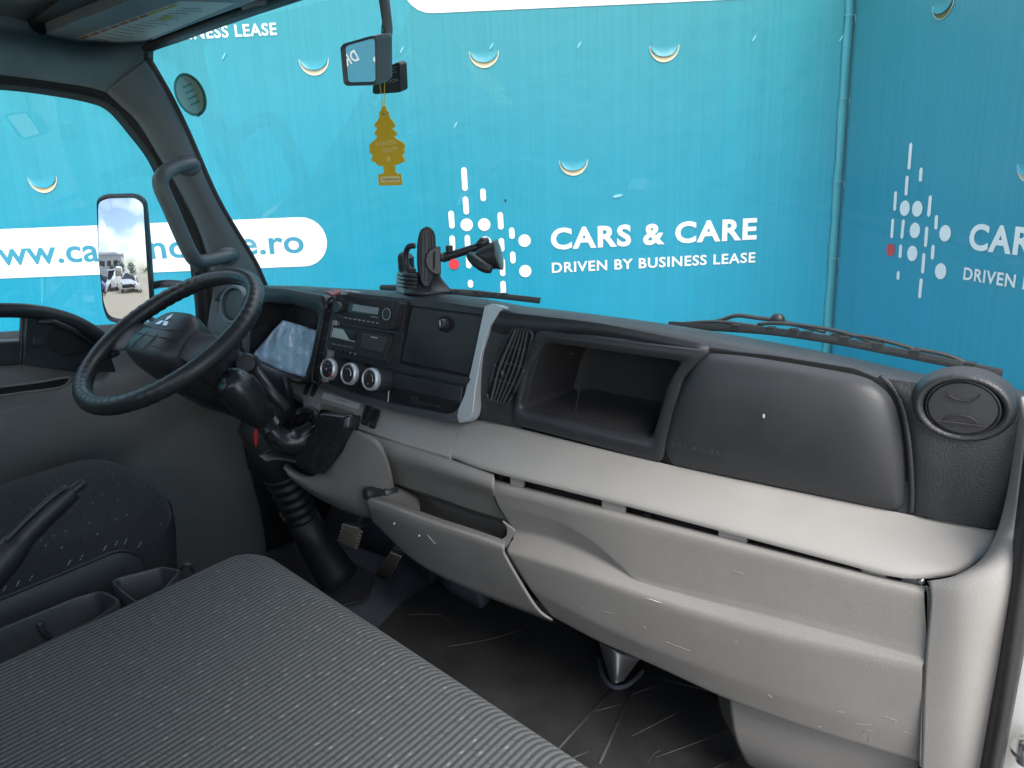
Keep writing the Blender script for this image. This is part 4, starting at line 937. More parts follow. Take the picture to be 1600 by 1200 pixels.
GR = [grow([(x, y) for x, y in T0], c8(-.066, 6)), grow([(x - 3, y + 2) for x, y in T0], c8(-.084, 6)), grow([(x - 5, y + 8) for x, y in T0], c8(-.0935, 6)), grow([(x - 5, y + 18) for x, y in T0], c8(-.0955, 6)),
      grow([(779, 790), (850, 808), (887, 823), (925, 846), (962, 876), (1000, 903), (1080, 922), (1200, 950), (1320, 982), (1449, 1012)], [-.089, -.0895, -.09, -.09, -.09, -.09, -.09, -.09, -.09, -.0905]),
      grow([(805, 831), (850, 839), (895, 854), (944, 877), (975, 895), (1000, 909), (1080, 932), (1200, 962), (1320, 994), (1446, 1029)], [-.073, -.073, -.075, -.08, -.086, -.0905, -.0905, -.0905, -.0905, -.0905]),
      grow([(793, 859), (850, 876), (887, 888), (944, 907), (1000, 926), (1080, 952), (1200, 986), (1320, 1014), (1441, 1041)], [-.104, -.104, -.104, -.104, -.103, -.102, -.1, -.098, -.095]),
      grow([(795, 865), (850, 882), (887, 894), (944, 914), (1000, 934), (1080, 961), (1200, 995), (1320, 1023), (1441, 1052)], [-.1055, -.1055, -.1055, -.1055, -.1045, -.103, -.101, -.0985, -.0955]),
      grow([(830, 922), (905, 960), (1000, 1005), (1150, 1062), (1290, 1110), (1438, 1145)], [-.089, -.0885, -.087, -.084, -.081, -.078]),
      grow([(866, 966), (935, 1003), (1020, 1040), (1140, 1095), (1280, 1145), (1438, 1192)], c8(-.066, 6)),
      grow([(870, 964), (940, 1000), (1025, 1037), (1145, 1090), (1284, 1140), (1438, 1188)], c8(-.045, 6))]
GM = []
for a_, b_, n_ in zip(GR, GR[1:], (2, 2, 3, 14, 9, 9, 3, 14, 12, 2)):
    for k in range(n_): GM.append([p.lerp(q, k / n_) for p, q in zip(a_, b_)])
GM.append(GR[-1])
for it in range(1):
    GM = [GM[0]] + [[a * .25 + b * .5 + c_ * .25 for a, b, c_ in zip(GM[k - 1], GM[k], GM[k + 1])] for k in range(1, len(GM) - 1)] + [GM[-1]]
mk('glove_box_door', MB().grid(GM), beige, dash, smooth=180)
mk('glove_box_edge', MB().tube(cat(ats([(1447, 918), (1452, 930), (1451, 985), (1446, 1030), (1443, 1080), (1439, 1196)], yG((-.078, -.09, -.088, -.089, -.087, -.082))), 24), .0026, 8), beige, dash, smooth=180)
mk('glove_box_edge', MB().tube(cat(ats([(776, 748), (769, 757), (779, 791), (806, 831), (792, 860), (822, 910), (862, 964)], yG((-.075, -.092, -.087, -.073, -.106, -.091, -.068))), 40), .0014, 8), deep, dash, smooth=180)
def proj(p):
    c_ = M3.transposed() @ (p - CAM); return (CX + FPX * c_.x / c_.z, CY + FPX * c_.y / c_.z)
GPX = [(proj(p), p) for r_ in GM for p in r_[::2]]
def on_glove(x, y):
    q = min(GPX, key=lambda g_: (g_[0][0] - x) ** 2 + (g_[0][1] - y) ** 2)[1]
    return at(x, y, PY(q.y - .0012))
scr = mat('pale scratch', (.38, .37, .355), .6)
for x0, y0, x1, y1 in ((1412, 1143, 1431, 1148), (1338, 1131, 1362, 1133), (1350, 1140, 1364, 1142), (1382, 1119, 1401, 1126), (1274, 1134, 1283, 1136), (1308, 1112, 1319, 1113), (1041, 1003, 1078, 1017), (944, 955, 958, 959), (908, 949, 913, 951), (1149, 1001, 1151, 1003), (1146, 830 + 62, 1163, 897), (1200, 1085, 1206, 1090), (1003, 978, 1010, 981), (1345, 1150, 1352, 1141), (1352, 1165, 1360, 1152)):
    mk('scratch', MB().tube([on_glove(x0, y0), on_glove((x0 + x1) / 2, (y0 + y1) / 2), on_glove(x1, y1)], .00028, 5), scr, dash)
mk('rubbed_edge', MB().tube([on_glove(x, y) for x, y in ((1010, 935), (1018, 937), (1026, 940), (1034, 942))], [.0003, .0007, .0007, .0003], 6), mat('rubbed through plastic', (.6, .56, .46), .6), dash)
# dark gap above the glove box with clips and a screw, body behind it
mk('gap_recess', loft([([(700, 716), (1000, 794), (1300, 872), (1460, 908)], PY(-.052)), ([(700, 760), (1000, 840), (1300, 915), (1462, 950)], PY(-.052))], 30), deep, dash, solid=.004)
mk('side_gap', loft([([(1446, 905), (1442, 1050), (1434, 1230)], PY(-.055)), ([(1466, 905), (1458, 1050), (1450, 1230)], PY(-.055))], 12), deep, dash, solid=.003)
for (x, y) in ((783, 744.5), (815, 757), (957, 796), (1012, 808), (1140, 842), (1164, 846), (1350, 893), (1380, 897)):
    mk('clip', MB().box(at(x, y, PY(-.062)), (.006, .004, .006)), beige2 if x in (815, 957, 1140, 1350) else blks, dash, bevel=.001)
for xa, xb in ((797, 816), (940, 976), (1122, 1166), (1346, 1384)):
    gy = lambda x: 744 + .2495 * (x - 775)
    mk('door_tab', MB().prism(ats([(xa, gy(xa) - 8), (xb, gy(xb) - 8), (xb, gy(xb) + 8), (xa, gy(xa) + 8)], PY(-.078)), V((0, .006, 0))), beige2, dash, bevel=.001)
mk('bracket', MB().box(at(1425, 904, PY(-.068)), (.012, .003, .006)), steel, dash, bevel=.001)
mk('screw', MB().ball(at(1440, 907, PY(-.074)), .0048, n=12), chrome, dash)
# kick panel below on the right
mk('kick_panel', loft([([(1140, 1080), (1250, 1120), (1440, 1180)], PY(-.03)), ([(1148, 1140), (1260, 1180), (1440, 1240)], PY(-.02)), ([(1160, 1172), (1265, 1212), (1440, 1275)], PY(.0)), ([(1170, 1190), (1275, 1235), (1440, 1300)], PY(.05))], 20, 14), beige, dash, smooth=180, solid=.006, soff=1)
mk('kick_panel_edge', loft([([(1140, 1080), (1148, 1140), (1160, 1172), (1170, 1190)], [PY(-.03), PY(-.02), PY(0), PY(.05)]), ([(1118, 1062), (1126, 1110), (1140, 1140), (1150, 1160)], [PY(.1), PY(.1), PY(.12), PY(.14)])], 12, 5), beige, dash, smooth=60)
mk('under_cover', loft([([(592, 808), (700, 880), (865, 950), (1140, 1080)], PY(-.03)), ([(610, 800), (720, 870), (880, 940), (1150, 1060)], PY(.3))], 16), blkm, dash, solid=.004)

# ------------------------------------------------------------------ steering wheel and column
WC = V((-.52, -.296, .775)); WT = .545
wn = V((0, -math.sin(WT), math.cos(WT))); wu = V((0, math.cos(WT), math.sin(WT))); wx = V((1, 0, 0))
def wp(x, u, n_=0): return WC + wx * x + wu * u + wn * n_
sw = thing('steering_wheel', 'black steering wheel with three diamond emblem on its hub', 'steering wheel', wp(0, 0, -.1))
RW = .196
pts = []; rad_ = []
for k in range(180):
    t = 2 * math.pi * k / 180
    pts.append(wp(RW * math.cos(t), RW * math.sin(t)))
    g_ = .0009 * (1 if (math.sin(t) > .1 and math.sin(t) < .97) or math.sin(t) < -.55 else 0)
    rad_.append(.0178 + g_ * math.sin(t * 62))
mk('rim', MB().tube(pts, rad_, 16, closed=True), mat('wheel rim plastic', (.028, .030, .032), .36, ('noise', 500, .00025), .12, dust=.05), sw, smooth=180)
# hub pad
def hubring(s, n_, w1=.088, w2=.066):
    P = []
    for k in range(48):
        t = 2 * math.pi * k / 48; c_, s_ = math.cos(t), math.sin(t)
        e = 3.6
        x = abs(c_) ** (2 / e) * (1 if c_ > 0 else -1); u = abs(s_) ** (2 / e) * (1 if s_ > 0 else -1)
        P.append(wp(x * (w1 - .012 * u) * s, (u * w2 - .008) * s, n_ - .006 * x * x * s * s))
    return P
mk('hub_pad', MB().loops([hubring(.86, -.075), hubring(.95, -.045), hubring(1.0, -.02), hubring(.985, .006), hubring(.93, .018), hubring(.8, .025), hubring(.4, .029), hubring(.02, .030)], True, True), vinyl, sw, smooth=60)
for sx in (-1, 1):
    row = [[wp(sx * .070, .030, .004), wp(sx * .115, .024, -.008), wp(sx * .16, .026, -.008), wp(sx * .194, .034, .0)], [wp(sx * .072, .0, .012), wp(sx * .118, -.005, .0), wp(sx * .16, -.01, -.002), wp(sx * .196, -.012, .008)], [wp(sx * .070, -.045, .004), wp(sx * .115, -.045, -.008), wp(sx * .16, -.056, -.008), wp(sx * .186, -.066, .0)], [wp(sx * .07, -.02, -.03), wp(sx * .115, -.02, -.03), wp(sx * .16, -.02, -.024), wp(sx * .19, -.02, -.01)]]
    G = [cat(r_, 12) for r_ in row]; G = [[cat([g_[k] for g_ in G] + [G[0][k]], 17)[i] for k in range(12)] for i in range(17)]
    mk('spoke', MB().grid(G), vinyl, sw, smooth=60)
for i in range(30):
    px_, pu = .030 + .0065 * (i % 6), -.026 - .0062 * (i // 6)
    mk('grip_dot', MB().ball(wp(px_, pu, .0262 - .006 * (px_ / .088) ** 2), .0015, n=6), deep, sw)
ln = mat('pad seam', (.007, .007, .008), .6)
def hz(x, u): return .0292 - .006 * (x / .088) ** 2 * .9 - .004 * (abs(u + .008) / .066) ** 4
for pts_ in ([(-.082, .002), (-.03, -.008), (.03, -.008), (.082, .002)], [(-.080, -.024), (0, -.03), (.080, -.024)], [(-.02, -.022), (-.024, -.045), (-.022, -.066)], [(.022, -.022), (.024, -.045), (.022, -.066)]):
    c_ = cat([wp(x, u, hz(x, u)) for x, u in pts_], 16); mk('pad_seam', MB().tube(c_, .0009, 6), ln, sw)
em = mk('emblem', MB().ball(wp(0, .016, .020), .004), silver, sw)
for a_ in (90, 210, 330):
    d_ = V((math.cos(R(a_)), math.sin(R(a_)))); e_ = V((-d_.y, d_.x)); s_ = .0115
    q_ = [(0, 0), (d_ * s_ + e_ * s_ * .577), (d_ * 2 * s_), (d_ * s_ - e_ * s_ * .577)]
    P = [wp(p_[0] * 1.15, .0125 + p_[1], .0292) for p_ in [(0, 0)] + [tuple(k) for k in q_[1:]]]
    mk('emblem_diamond', MB().prism(P, wn * .002), chrome, em, smooth=0)
letters('lettering', 'SRS AIRBAG', wp(-.062, -.001, .0262), wp(-.036, -.001, .0282), wu, .005, mat('embossed black plastic', (.045, .046, .05), .5), sw, .01, 1.1, .0004)

colm = thing('steering_column', 'black steering column cowl with ignition lock and ribbed rubber boot', 'steering column', (-.52, .15, .1))
def cring(q, w1, h1, off=V((0, 0, 0))):
    c = WC - wn * q + off; P = []
    for k in range(28):
        t = 2 * math.pi * k / 28; c_, s_ = math.cos(t), math.sin(t); e = 3.0
        P.append(c + wx * (abs(c_) ** (2 / e) * (1 if c_ > 0 else -1) * w1) + wu * (abs(s_) ** (2 / e) * (1 if s_ > 0 else -1) * h1))
    return P
mk('cowl', MB().loops([cring(.05, .05, .045), cring(.055, .068, .06), cring(.10, .074, .07, V((-.01, .012, 0))), cring(.16, .072, .075, V((-.02, .05, .0))), cring(.22, .060, .075, V((-.03, .09, .01))), cring(.27, .05, .055, V((-.03, .10, .0)))], True, True), blks, colm, smooth=60)
mk('cowl_arm', loft([([(322, 520), (352, 530), (372, 556), (392, 568)], PX(-.43)), ([(322, 545), (350, 560), (366, 585), (386, 580)], PX(-.41)), ([(318, 590), (340, 610), (366, 622), (400, 640)], PX(-.42))], 14, 10), blks, colm, smooth=180, solid=.02)
c = at(384, 567, PX(-.385)); a_ = V((.75, -.62, .25)).normalized()
ig = mk('ignition_lock', MB().lathe(c, a_, [(.021, -.07), (.021, -.002), (.018, .004), (.014, .004), (.0135, .001), (0, .001)], 28), blks, colm)
mk('stalk', MB().tube([at(392, 575, PX(-.40)), at(420, 610, PX(-.36)), at(448, 640, PX(-.33))], [.014, .013, .010], 10), blks, colm, smooth=180)
s0, s1 = at(440, 738, PX(-.50)), at(472, 808, PX(-.50))
pp = []; rr_ = []
for k in range(45):
    q = k / 44; pp.append(s0.lerp(s1, q)); rr_.append(.043 + .003 * math.sin(q * 2 * math.pi * 5.5) - .006 * q)
mk('ribbed_boot', MB().tube(pp, rr_, 20), mat('dark rubber shaft boot', (.009, .010, .014), .55, ('noise', 200, .0004)), colm, smooth=180)
mk('lower_shaft', MB().tube([s1, at(492, 845, PX(-.50)), at(520, 890, PX(-.48)), at(530, 905, PX(-.47))], [.039, .043, .05, .052], 18), mat('dark rubber shaft boot', (.009, .010, .014), .55, ('noise', 200, .0004)), colm, smooth=180)
mk('upper_shaft', MB().tube([WC - wn * .25 + V((0, .1, 0)), at(405, 670, PX(-.5)), s0], [.055, .048, .043], 16), blkm, colm, smooth=180)

# ------------------------------------------------------------------ gear lever
gl = thing('gear_lever', 'black leather gear lever rising from a leather boot beside the steering wheel', 'gear lever', tuple(at(480, 700, PX(-.28))))
kp_ = [at(352, 588, PX(-.325)), at(358, 592, PX(-.325)), at(372, 606, PX(-.325)), at(386, 624, PX(-.325)), at(401, 643, PX(-.325)), at(413, 657, PX(-.325)), at(420, 666, PX(-.325))]
mk('knob', MB().tube(cat(kp_, 30), [v_[0] for v_ in [(p.x,) for p in cat([V((q, 0, 0)) for q in (.012, .027, .037, .037, .032, .022, .017)], 30)]], 20), leather, gl, smooth=180)
mk('collar', MB().tube(cat([at(414, 658, PX(-.325)), at(424, 671, PX(-.322))], 9), [.021, .024, .0215, .024, .0215, .024, .0215, .022, .019], 16), leather, gl, smooth=60)
rb = random.Random(4)
def wrinkled(pts_, rads, n=18, m=40, amp=.1, seed=1):
    c_ = cat(pts_, m); r2 = [p.x for p in cat([V((q, 0, 0)) for q in rads], m)]
    mb = MB().tube(c_, r2, n)
    rr2 = random.Random(seed); ph = [rr2.random() * 6 for _ in range(4)]
    for i, p in enumerate(mb.v):
        ring_, k = divmod(i, n); t = 2 * math.pi * k / n; q = ring_ / m
        f_ = 1 + amp * (math.sin(3 * t + ph[0] + 7 * q) * math.sin(11 * q + ph[1]) + .6 * math.sin(5 * t + ph[2] - 13 * q))
        mb.v[i] = c_[ring_] + (p - c_[ring_]) * f_
    return mb
mk('lever_sleeve', wrinkled([at(420, 664, PX(-.322)), at(430, 680, PX(-.318)), at(450, 690, PX(-.31)), at(472, 686, PX(-.30)), at(495, 672, PX(-.285))], (.019, .022, .025, .028, .03), amp=.05), leather, gl, smooth=180)
gb = [(497, 648), (512, 644), (552, 648), (549, 668), (521, 708), (494, 742), (478, 735), (459, 722), (477, 693)]
mk('boot_base', cushion(gb, PY(-.158, .35, .55), .012, 4, ((0, 0), (.02, .5), (.06, .85), (.15, 1), (.5, 1.2))), leather, gl, smooth=180)
RD = [(462, 646), (470, 639), (484, 637), (496, 645), (496, 656), (486, 676), (475, 695), (458, 722), (446, 722), (436, 706), (446, 680)]
def rrow(f_, Y0, Y1, cx_=458, cy_=684): return [at(cx_ + (x - cx_) * f_, cy_ + (y - cy_) * f_, PY(Y0 if k < 7 else Y1, .35, .55)) for k, (x, y) in enumerate(RD)]
fr_ = [cat(rrow(*q), 44, True) for q in ((1.06, -.14, -.13), (1.03, -.168, -.15), (.95, -.176, -.155), (.82, -.162, -.15), (.62, -.150, -.155), (.42, -.162, -.17), (.30, -.18, -.18))]
rw = random.Random(8)
for a_, rg in enumerate(fr_):
    for b_ in range(44): rg[b_] = rg[b_] + V((0, -1, .3)) * (.006 * math.sin(b_ * .9 + a_ * 1.3) * math.sin(a_ * .6))
mk('boot', MB().loops(fr_), leather, gl, smooth=180, solid=.002)
mk('boot_flap', loft([([(402, 712), (430, 702), (462, 706)], PX(-.33)), ([(415, 722), (438, 720), (468, 726)], [PX(-.32), PX(-.31), PX(-.30)])], 14, 6), leather, gl, smooth=180, solid=.004)
mk('red_tab', plate([(397, 672), (401, 670), (402, 682), (399, 700), (397, 694), (396, 682)], PX(-.30), .003), redp, gl, bevel=.0008)

# ------------------------------------------------------------------ pedals
def pedal(name, label, px, pl, dirn, nrib, axis):
    P = ats(px, pl); c = sum(P, V()) / len(P)
    t = thing(name, label, 'pedal', tuple(c + V((0, .1, -.02))))
    nn = normal(pl)
    mk('pad', MB().prism(P, -nn * .012), rubber, t, bevel=.003)
    for k in range(nrib):
        q = (k + .5) / nrib
        if axis == 0: a, b = P[0].lerp(P[3], q), P[1].lerp(P[2], q)
        else: a, b = P[0].lerp(P[1], q), P[3].lerp(P[2], q)
        a, b = a.lerp(b, .06), a.lerp(b, .94)
        mk('tread_rib', MB().bar(a + nn * .001, b + nn * .001, ((P[0] - P[3]).length if axis == 0 else (P[0] - P[1]).length) / nrib * .62, .006, nn), worn, t, bevel=.001)
    mk('arm', MB().tube(cat([c - nn * .008, c + V((0, .05, .04)), c + V((0, .12, .16))], 10), .009, 8), blkm, t)
    return t
pedal('brake_pedal', 'square worn brake pedal with horizontal rubber ribs under the dash', [(537, 819), (566, 826), (558, 857), (529, 846)], PY(.10, -.6, .1), 0, 6, 0)
pedal('accelerator_pedal', 'long ribbed accelerator pedal lying on the toe board', [(613, 858), (630, 865), (606, 913), (582, 902)], PY(.16, -.9, .05), 0, 6, 1)
pedal('clutch_pedal', 'small grey clutch pedal half hidden beside the steering shaft', [(440, 797), (452, 806), (446, 818), (434, 808)], PY(.16, -.4, .1), 0, 3, 0)

# ------------------------------------------------------------------ floor mats
matm = mat('scuffed black rubber mat', (.03, .030, .031), .6, ('noise', 120, .0006), .3, dust=.25)
matrib = mat('worn mat rib', (.075, .072, .066), .55, None, .3)
m1 = thing('floor_mat', 'large black rubber floor mat with raised diagonal ribs in the passenger footwell', 'floor mat', (.2, -.1, 0))
mp_ = [(628, 940), (690, 900), (790, 890), (900, 930), (960, 985), (1020, 1010), (1100, 1030), (1150, 1060), (1152, 1150), (1180, 1205), (1240, 1290), (700, 1500), (420, 1160)]
mk('sheet', MB().prism(ats(rnd(mp_, 8), PZ(.006)), V((0, 0, -.006))), matm, m1, bevel=.002)
for (x0, y0, x1, y1, r_) in ((866, 1176, 968, 1064, .006), (936, 1194, 998, 1054, .006), (996, 1050, 1148, 1090, .004), (1150, 1152, 1182, 1204, .004), (926, 1112, 978, 1098, .0022), (985, 1086, 1028, 1070, .0022), (988, 1150, 1088, 1098, .0022), (1024, 1184, 1142, 1140, .0022), (890, 1186, 920, 1174, .0022), (1050, 1230, 1160, 1180, .0022), (740, 925, 870, 975, .003)):
    mk('rib', MB().tube([at(x0, y0, PZ(.0055)), at((x0 + x1) / 2, (y0 + y1) / 2, PZ(.0060)), at(x1, y1, PZ(.0055))], r_ * .7, 8, flat=(1, .6)), matm if r_ > .003 else matrib, m1, smooth=180)
for pts_ in ([(700, 1010), (760, 1000), (810, 985), (838, 968)], [(640, 960), (690, 962), (715, 985)], [(730, 930), (745, 938), (770, 960)], [(1012, 1195), (1020, 1180), (1032, 1172)]):
    mk('scuff_line', MB().tube(cat(ats(pts_, PZ(.0064)), 14), .0007, 5), matrib, m1)
m2 = thing('floor_mat', 'black rubber mat in the driver footwell beside the steering shaft', 'floor mat', (-.55, 0, 0))
mk('sheet', MB().prism(ats(rnd([(330, 870), (420, 800), (500, 860), (560, 882), (588, 898), (574, 936), (520, 950), (300, 980)], 8), PZ(.005)), V((0, 0, -.005))), matm, m2, bevel=.002)
tb = mk('toe_hump', cushion([(690, 870), (740, 900), (768, 926), (752, 942), (700, 915), (672, 885)], PZ(.03), .02, 8), bluegrey, cab, smooth=180)
br = thing('floor_bracket', 'grey pressed metal bracket on the floor under the glove box', 'bracket', tuple(at(960, 1060, PZ(.0))))
mk('web', loft([([(936, 1004), (962, 1016), (1000, 1030)], [PY(.17), PY(.16), PY(.2)]), ([(946, 1040), (964, 1050), (988, 1046)], [PY(.165), PY(.145), PY(.19)]), ([(954, 1064), (962, 1067), (975, 1062)], [PY(.14), PY(.13), PY(.15)])], 16, 10), steel, br, smooth=60, solid=.004)
mk('skirt', MB().tube(cat(ats([(936, 1030), (942, 1056), (960, 1074), (984, 1068), (1004, 1048)], PZ(.008)), 20), .006, 8), bluegrey, br, smooth=180)
mk('throttle_stop', MB().box(at(668, 893, PY(.2)), (.02, .012, .02)), blkm, cab, bevel=.003)

# ------------------------------------------------------------------ seats
def fabric(name, period, base, hi, marks, ribs=True):
    m = mat(name, base, .95, ('noise', 1500, .0003), 0, spec=.2); t = m.node_tree; N, L = t.nodes, t.links; b = N['Principled BSDF']
    b.inputs['Sheen Weight'].default_value = .12; b.inputs['Sheen Roughness'].default_value = .5
    co = N.new('ShaderNodeTexCoord'); sp = N.new('ShaderNodeSeparateXYZ'); L.new(co.outputs['Object'], sp.inputs[0])
    def M_(op, a, b_=None, c_=None):
        n_ = N.new('ShaderNodeMath'); n_.operation = op
        for i, q in enumerate((a, b_, c_)):
            if q is None: continue
            if isinstance(q, (int, float)): n_.inputs[i].default_value = q
            else: L.new(q, n_.inputs[i])
        return n_.outputs[0]
    X = sp.outputs[0]; Vv = M_('SUBTRACT', sp.outputs[1], sp.outputs[2])
    u = M_('DIVIDE', X, period); iu = M_('FLOOR', u); fu = M_('FRACT', u)
    v = M_('DIVIDE', Vv, marks[1]); 
    cmb = N.new('ShaderNodeCombineXYZ'); L.new(iu, cmb.inputs[0])
    wn1 = N.new('ShaderNodeTexWhiteNoise'); wn1.noise_dimensions = '1D'; L.new(iu, wn1.inputs['W'])
    v2_ = M_('ADD', v, M_('MULTIPLY', wn1.outputs['Value'], 1.0)); iv = M_('FLOOR', v2_); fv = M_('FRACT', v2_)
    L.new(iv, cmb.inputs[1])
    wn2 = N.new('ShaderNodeTexWhiteNoise'); wn2.noise_dimensions = '2D'; L.new(cmb.outputs[0], wn2.inputs['Vector'])
    on = M_('GREATER_THAN', wn2.outputs['Value'], 1 - marks[0])
    iny = M_('LESS_THAN', M_('ABSOLUTE', M_('SUBTRACT', fv, .5)), marks[2])
    inx = M_('LESS_THAN', M_('ABSOLUTE', M_('SUBTRACT', fu, .5)), marks[3])
    # small broken glyph: leave gaps by a finer noise
    n3 = N.new('ShaderNodeTexNoise'); n3.inputs['Scale'].default_value = 700; L.new(co.outputs['Object'], n3.inputs['Vector'])
    br_ = M_('GREATER_THAN', n3.outputs['Fac'], .47)
    mk_ = M_('MULTIPLY', M_('MULTIPLY', on, iny), M_('MULTIPLY', inx, br_))
    # rib tone: threads on the crown are lighter than in the channel
    rib = M_('MULTIPLY_ADD', M_('COSINE', M_('MULTIPLY', M_('SUBTRACT', fu, .5), 6.2832)), .5, .5)
    mixr = N.new('ShaderNodeMix'); mixr.data_type = 'RGBA'; mixr.inputs[6].default_value = (*base, 1); mixr.inputs[7].default_value = (*hi, 1)
    if ribs: L.new(M_('POWER', rib, .8), mixr.inputs[0])
    else: mixr.inputs[0].default_value = .4
    # woven speckle
    n4 = N.new('ShaderNodeTexNoise'); n4.inputs['Scale'].default_value = 900; n4.inputs['Detail'].default_value = 1; L.new(co.outputs['Object'], n4.inputs['Vector'])
    sc_ = N.new('ShaderNodeMapRange'); sc_.inputs[1].default_value = .3; sc_.inputs[2].default_value = .7; sc_.inputs[3].default_value = .6; sc_.inputs[4].default_value = 1.4; L.new(n4.outputs['Fac'], sc_.inputs[0])
    mm = N.new('ShaderNodeMix'); mm.data_type = 'RGBA'; mm.blend_type = 'MULTIPLY'; mm.inputs[0].default_value = 1; L.new(mixr.outputs[2], mm.inputs[6]); L.new(sc_.outputs[0], mm.inputs[7])
    # thin dark stitch steps between ribs
    wn4 = N.new('ShaderNodeTexWhiteNoise'); wn4.noise_dimensions = '2D'; cm2 = N.new('ShaderNodeCombineXYZ'); L.new(iv, cm2.inputs[0]); L.new(iu, cm2.inputs[1]); L.new(cm2.outputs[0], wn4.inputs['Vector'])
    dk = M_('MULTIPLY', M_('GREATER_THAN', wn4.outputs['Value'], .72), M_('LESS_THAN', M_('ABSOLUTE', M_('SUBTRACT', fv, .12)), .05))
    md = N.new('ShaderNodeMix'); md.data_type = 'RGBA'; md.inputs[7].default_value = (.008, .008, .008, 1); L.new(M_('MULTIPLY', dk, .4), md.inputs[0]); L.new(mm.outputs[2], md.inputs[6])
    mf = N.new('ShaderNodeMix'); mf.data_type = 'RGBA'; mf.inputs[7].default_value = (.27, .28, .28, 1); L.new(mk_, mf.inputs[0]); L.new(md.outputs[2], mf.inputs[6])
    L.new(mf.outputs[2], b.inputs['Base Color'])
    return m
PER = .0092
fab = fabric('ribbed grey seat cloth', PER, (.034, .037, .038), (.125, .133, .134), (.13, .021, .12, .20))
fab2 = fabric('dark dotted seat cloth', .016, (.028, .030, .034), (.042, .044, .05), (.30, .020, .075, .075), False)
def seat_cushion(par, x0, x1, yf, ybk, zt, zb, rc, re, m, ribs, crown=.0, name='cushion'):
    nx = int((x1 - x0) / (PER / 6 if ribs else .008)); X_ = [x0 + (x1 - x0) * i / nx for i in range(nx + 1)]
    cols = []
    for x in X_:
        dl, dr_ = x - x0, x1 - x
        e = 0
        for d in (dl, dr_):
            if d < rc: e = max(e, rc - math.sqrt(max(0, rc * rc - (rc - d) ** 2)))
        yfx = yf - e - (.128 * max(0, x + .12) if ribs else 0)
        drop = 0
        for d in (dl, dr_):
            if d < re: drop = max(drop, re - math.sqrt(max(0, re * re - (re - d) ** 2)))
        rib = .0006 * math.cos(2 * math.pi * x / PER + math.pi) if ribs else 0
        zc = zt - drop + crown * math.sin((x - x0) / (x1 - x0) * math.pi) + rib
        rf_ = .055
        col = []
        for k in range(12): 
            q = k / 11; col.append(V((x, ybk + (yfx - rf_ - ybk) * q, zc - .006 * math.sin(math.pi * q))))
        for k in range(1, 11):
            t = math.pi / 2 * k / 10; rr2 = rf_ + rib
            col.append(V((x, yfx - rf_ + math.sin(t) * rr2, zc - rib - rf_ + math.cos(t) * rr2)))
        for k in range(1, 5):
            q = k / 4; col.append(V((x, yfx + rib - .012 * q, (zc - rf_) * (1 - q) + zb * q)))
        cols.append(col)
    n = len(cols[0])
    o = mk(name, MB().add([p for c_ in cols for p in c_], [(i * n + k, (i + 1) * n + k, (i + 1) * n + k + 1, i * n + k + 1) for i in range(nx) for k in range(n - 1)]), m, par, smooth=180)
    return cols
ps = thing('passenger_seat', 'wide passenger bench in ribbed grey striped cloth with pale flecks', 'seat', (.3, -.75, 0))
cols = seat_cushion(ps, -.182, .90, -.362, -1.12, .445, .27, .06, .03, fab, True)
for nm, cl_ in (('side_panel', cols[0]), ('side_panel', cols[-1])):
    mk(nm, MB().grid([cl_, [V((p.x, p.y - .004, .25)) for p in cl_]]), vinyl, ps, smooth=60)
mk('base', MB().box((.36, -.80, .13), (.50, .34, .125)), blkm, ps, bevel=.01)
ds = thing('driver_seat', 'black driver seat with dotted cloth top and smooth vinyl bolsters by the door', 'seat', (-.63, -.7, 0))
dcols = seat_cushion(ds, -.865, -.395, -.37, -1.1, .462, .33, .11, .03, fab2, False, .055)
mk('bolster', MB().grid([[V((p.x, p.y, p.z)) for p in dcols[-1]], [V((p.x + .012, p.y + .006, p.z - .02)) for p in dcols[-1]], [V((p.x + .016, p.y + .008, p.z - .08)) for p in dcols[-1]], [V((p.x + .004, p.y, .30)) for p in dcols[-1]]]), vinyl, ds, smooth=180)
fr = [c_[22] for c_ in dcols]
mk('front_panel', MB().grid([[c_[20] + V((0, .003, 0)) for c_ in dcols], [c_[22] + V((0, .006, 0)) for c_ in dcols], [c_[-1] + V((0, .004, -.02)) for c_ in dcols]]), vinyl, ds, smooth=180)
mk('piping', MB().tube([p + V((.004, 0, -.002)) for p in dcols[-1][:20]], .0035, 8), vinyl, ds, smooth=180)
mk('base', MB().box((-.63, -.75, .16), (.22, .32, .16)), blkm, ds, bevel=.01)
for par_, xa, xb, zt_, mt_ in ((ps, -.17, .88, .93, fab), (ds, -.85, -.41, 1.02, fab2)):
    mk('backrest', MB().prism([V((xa, -1.10, .40)), V((xa, -1.22, .40)), V((xa, -1.34, zt_)), V((xa, -1.22, zt_))], (xb - xa, 0, 0)), mt_, par_, bevel=.035, seg=4)
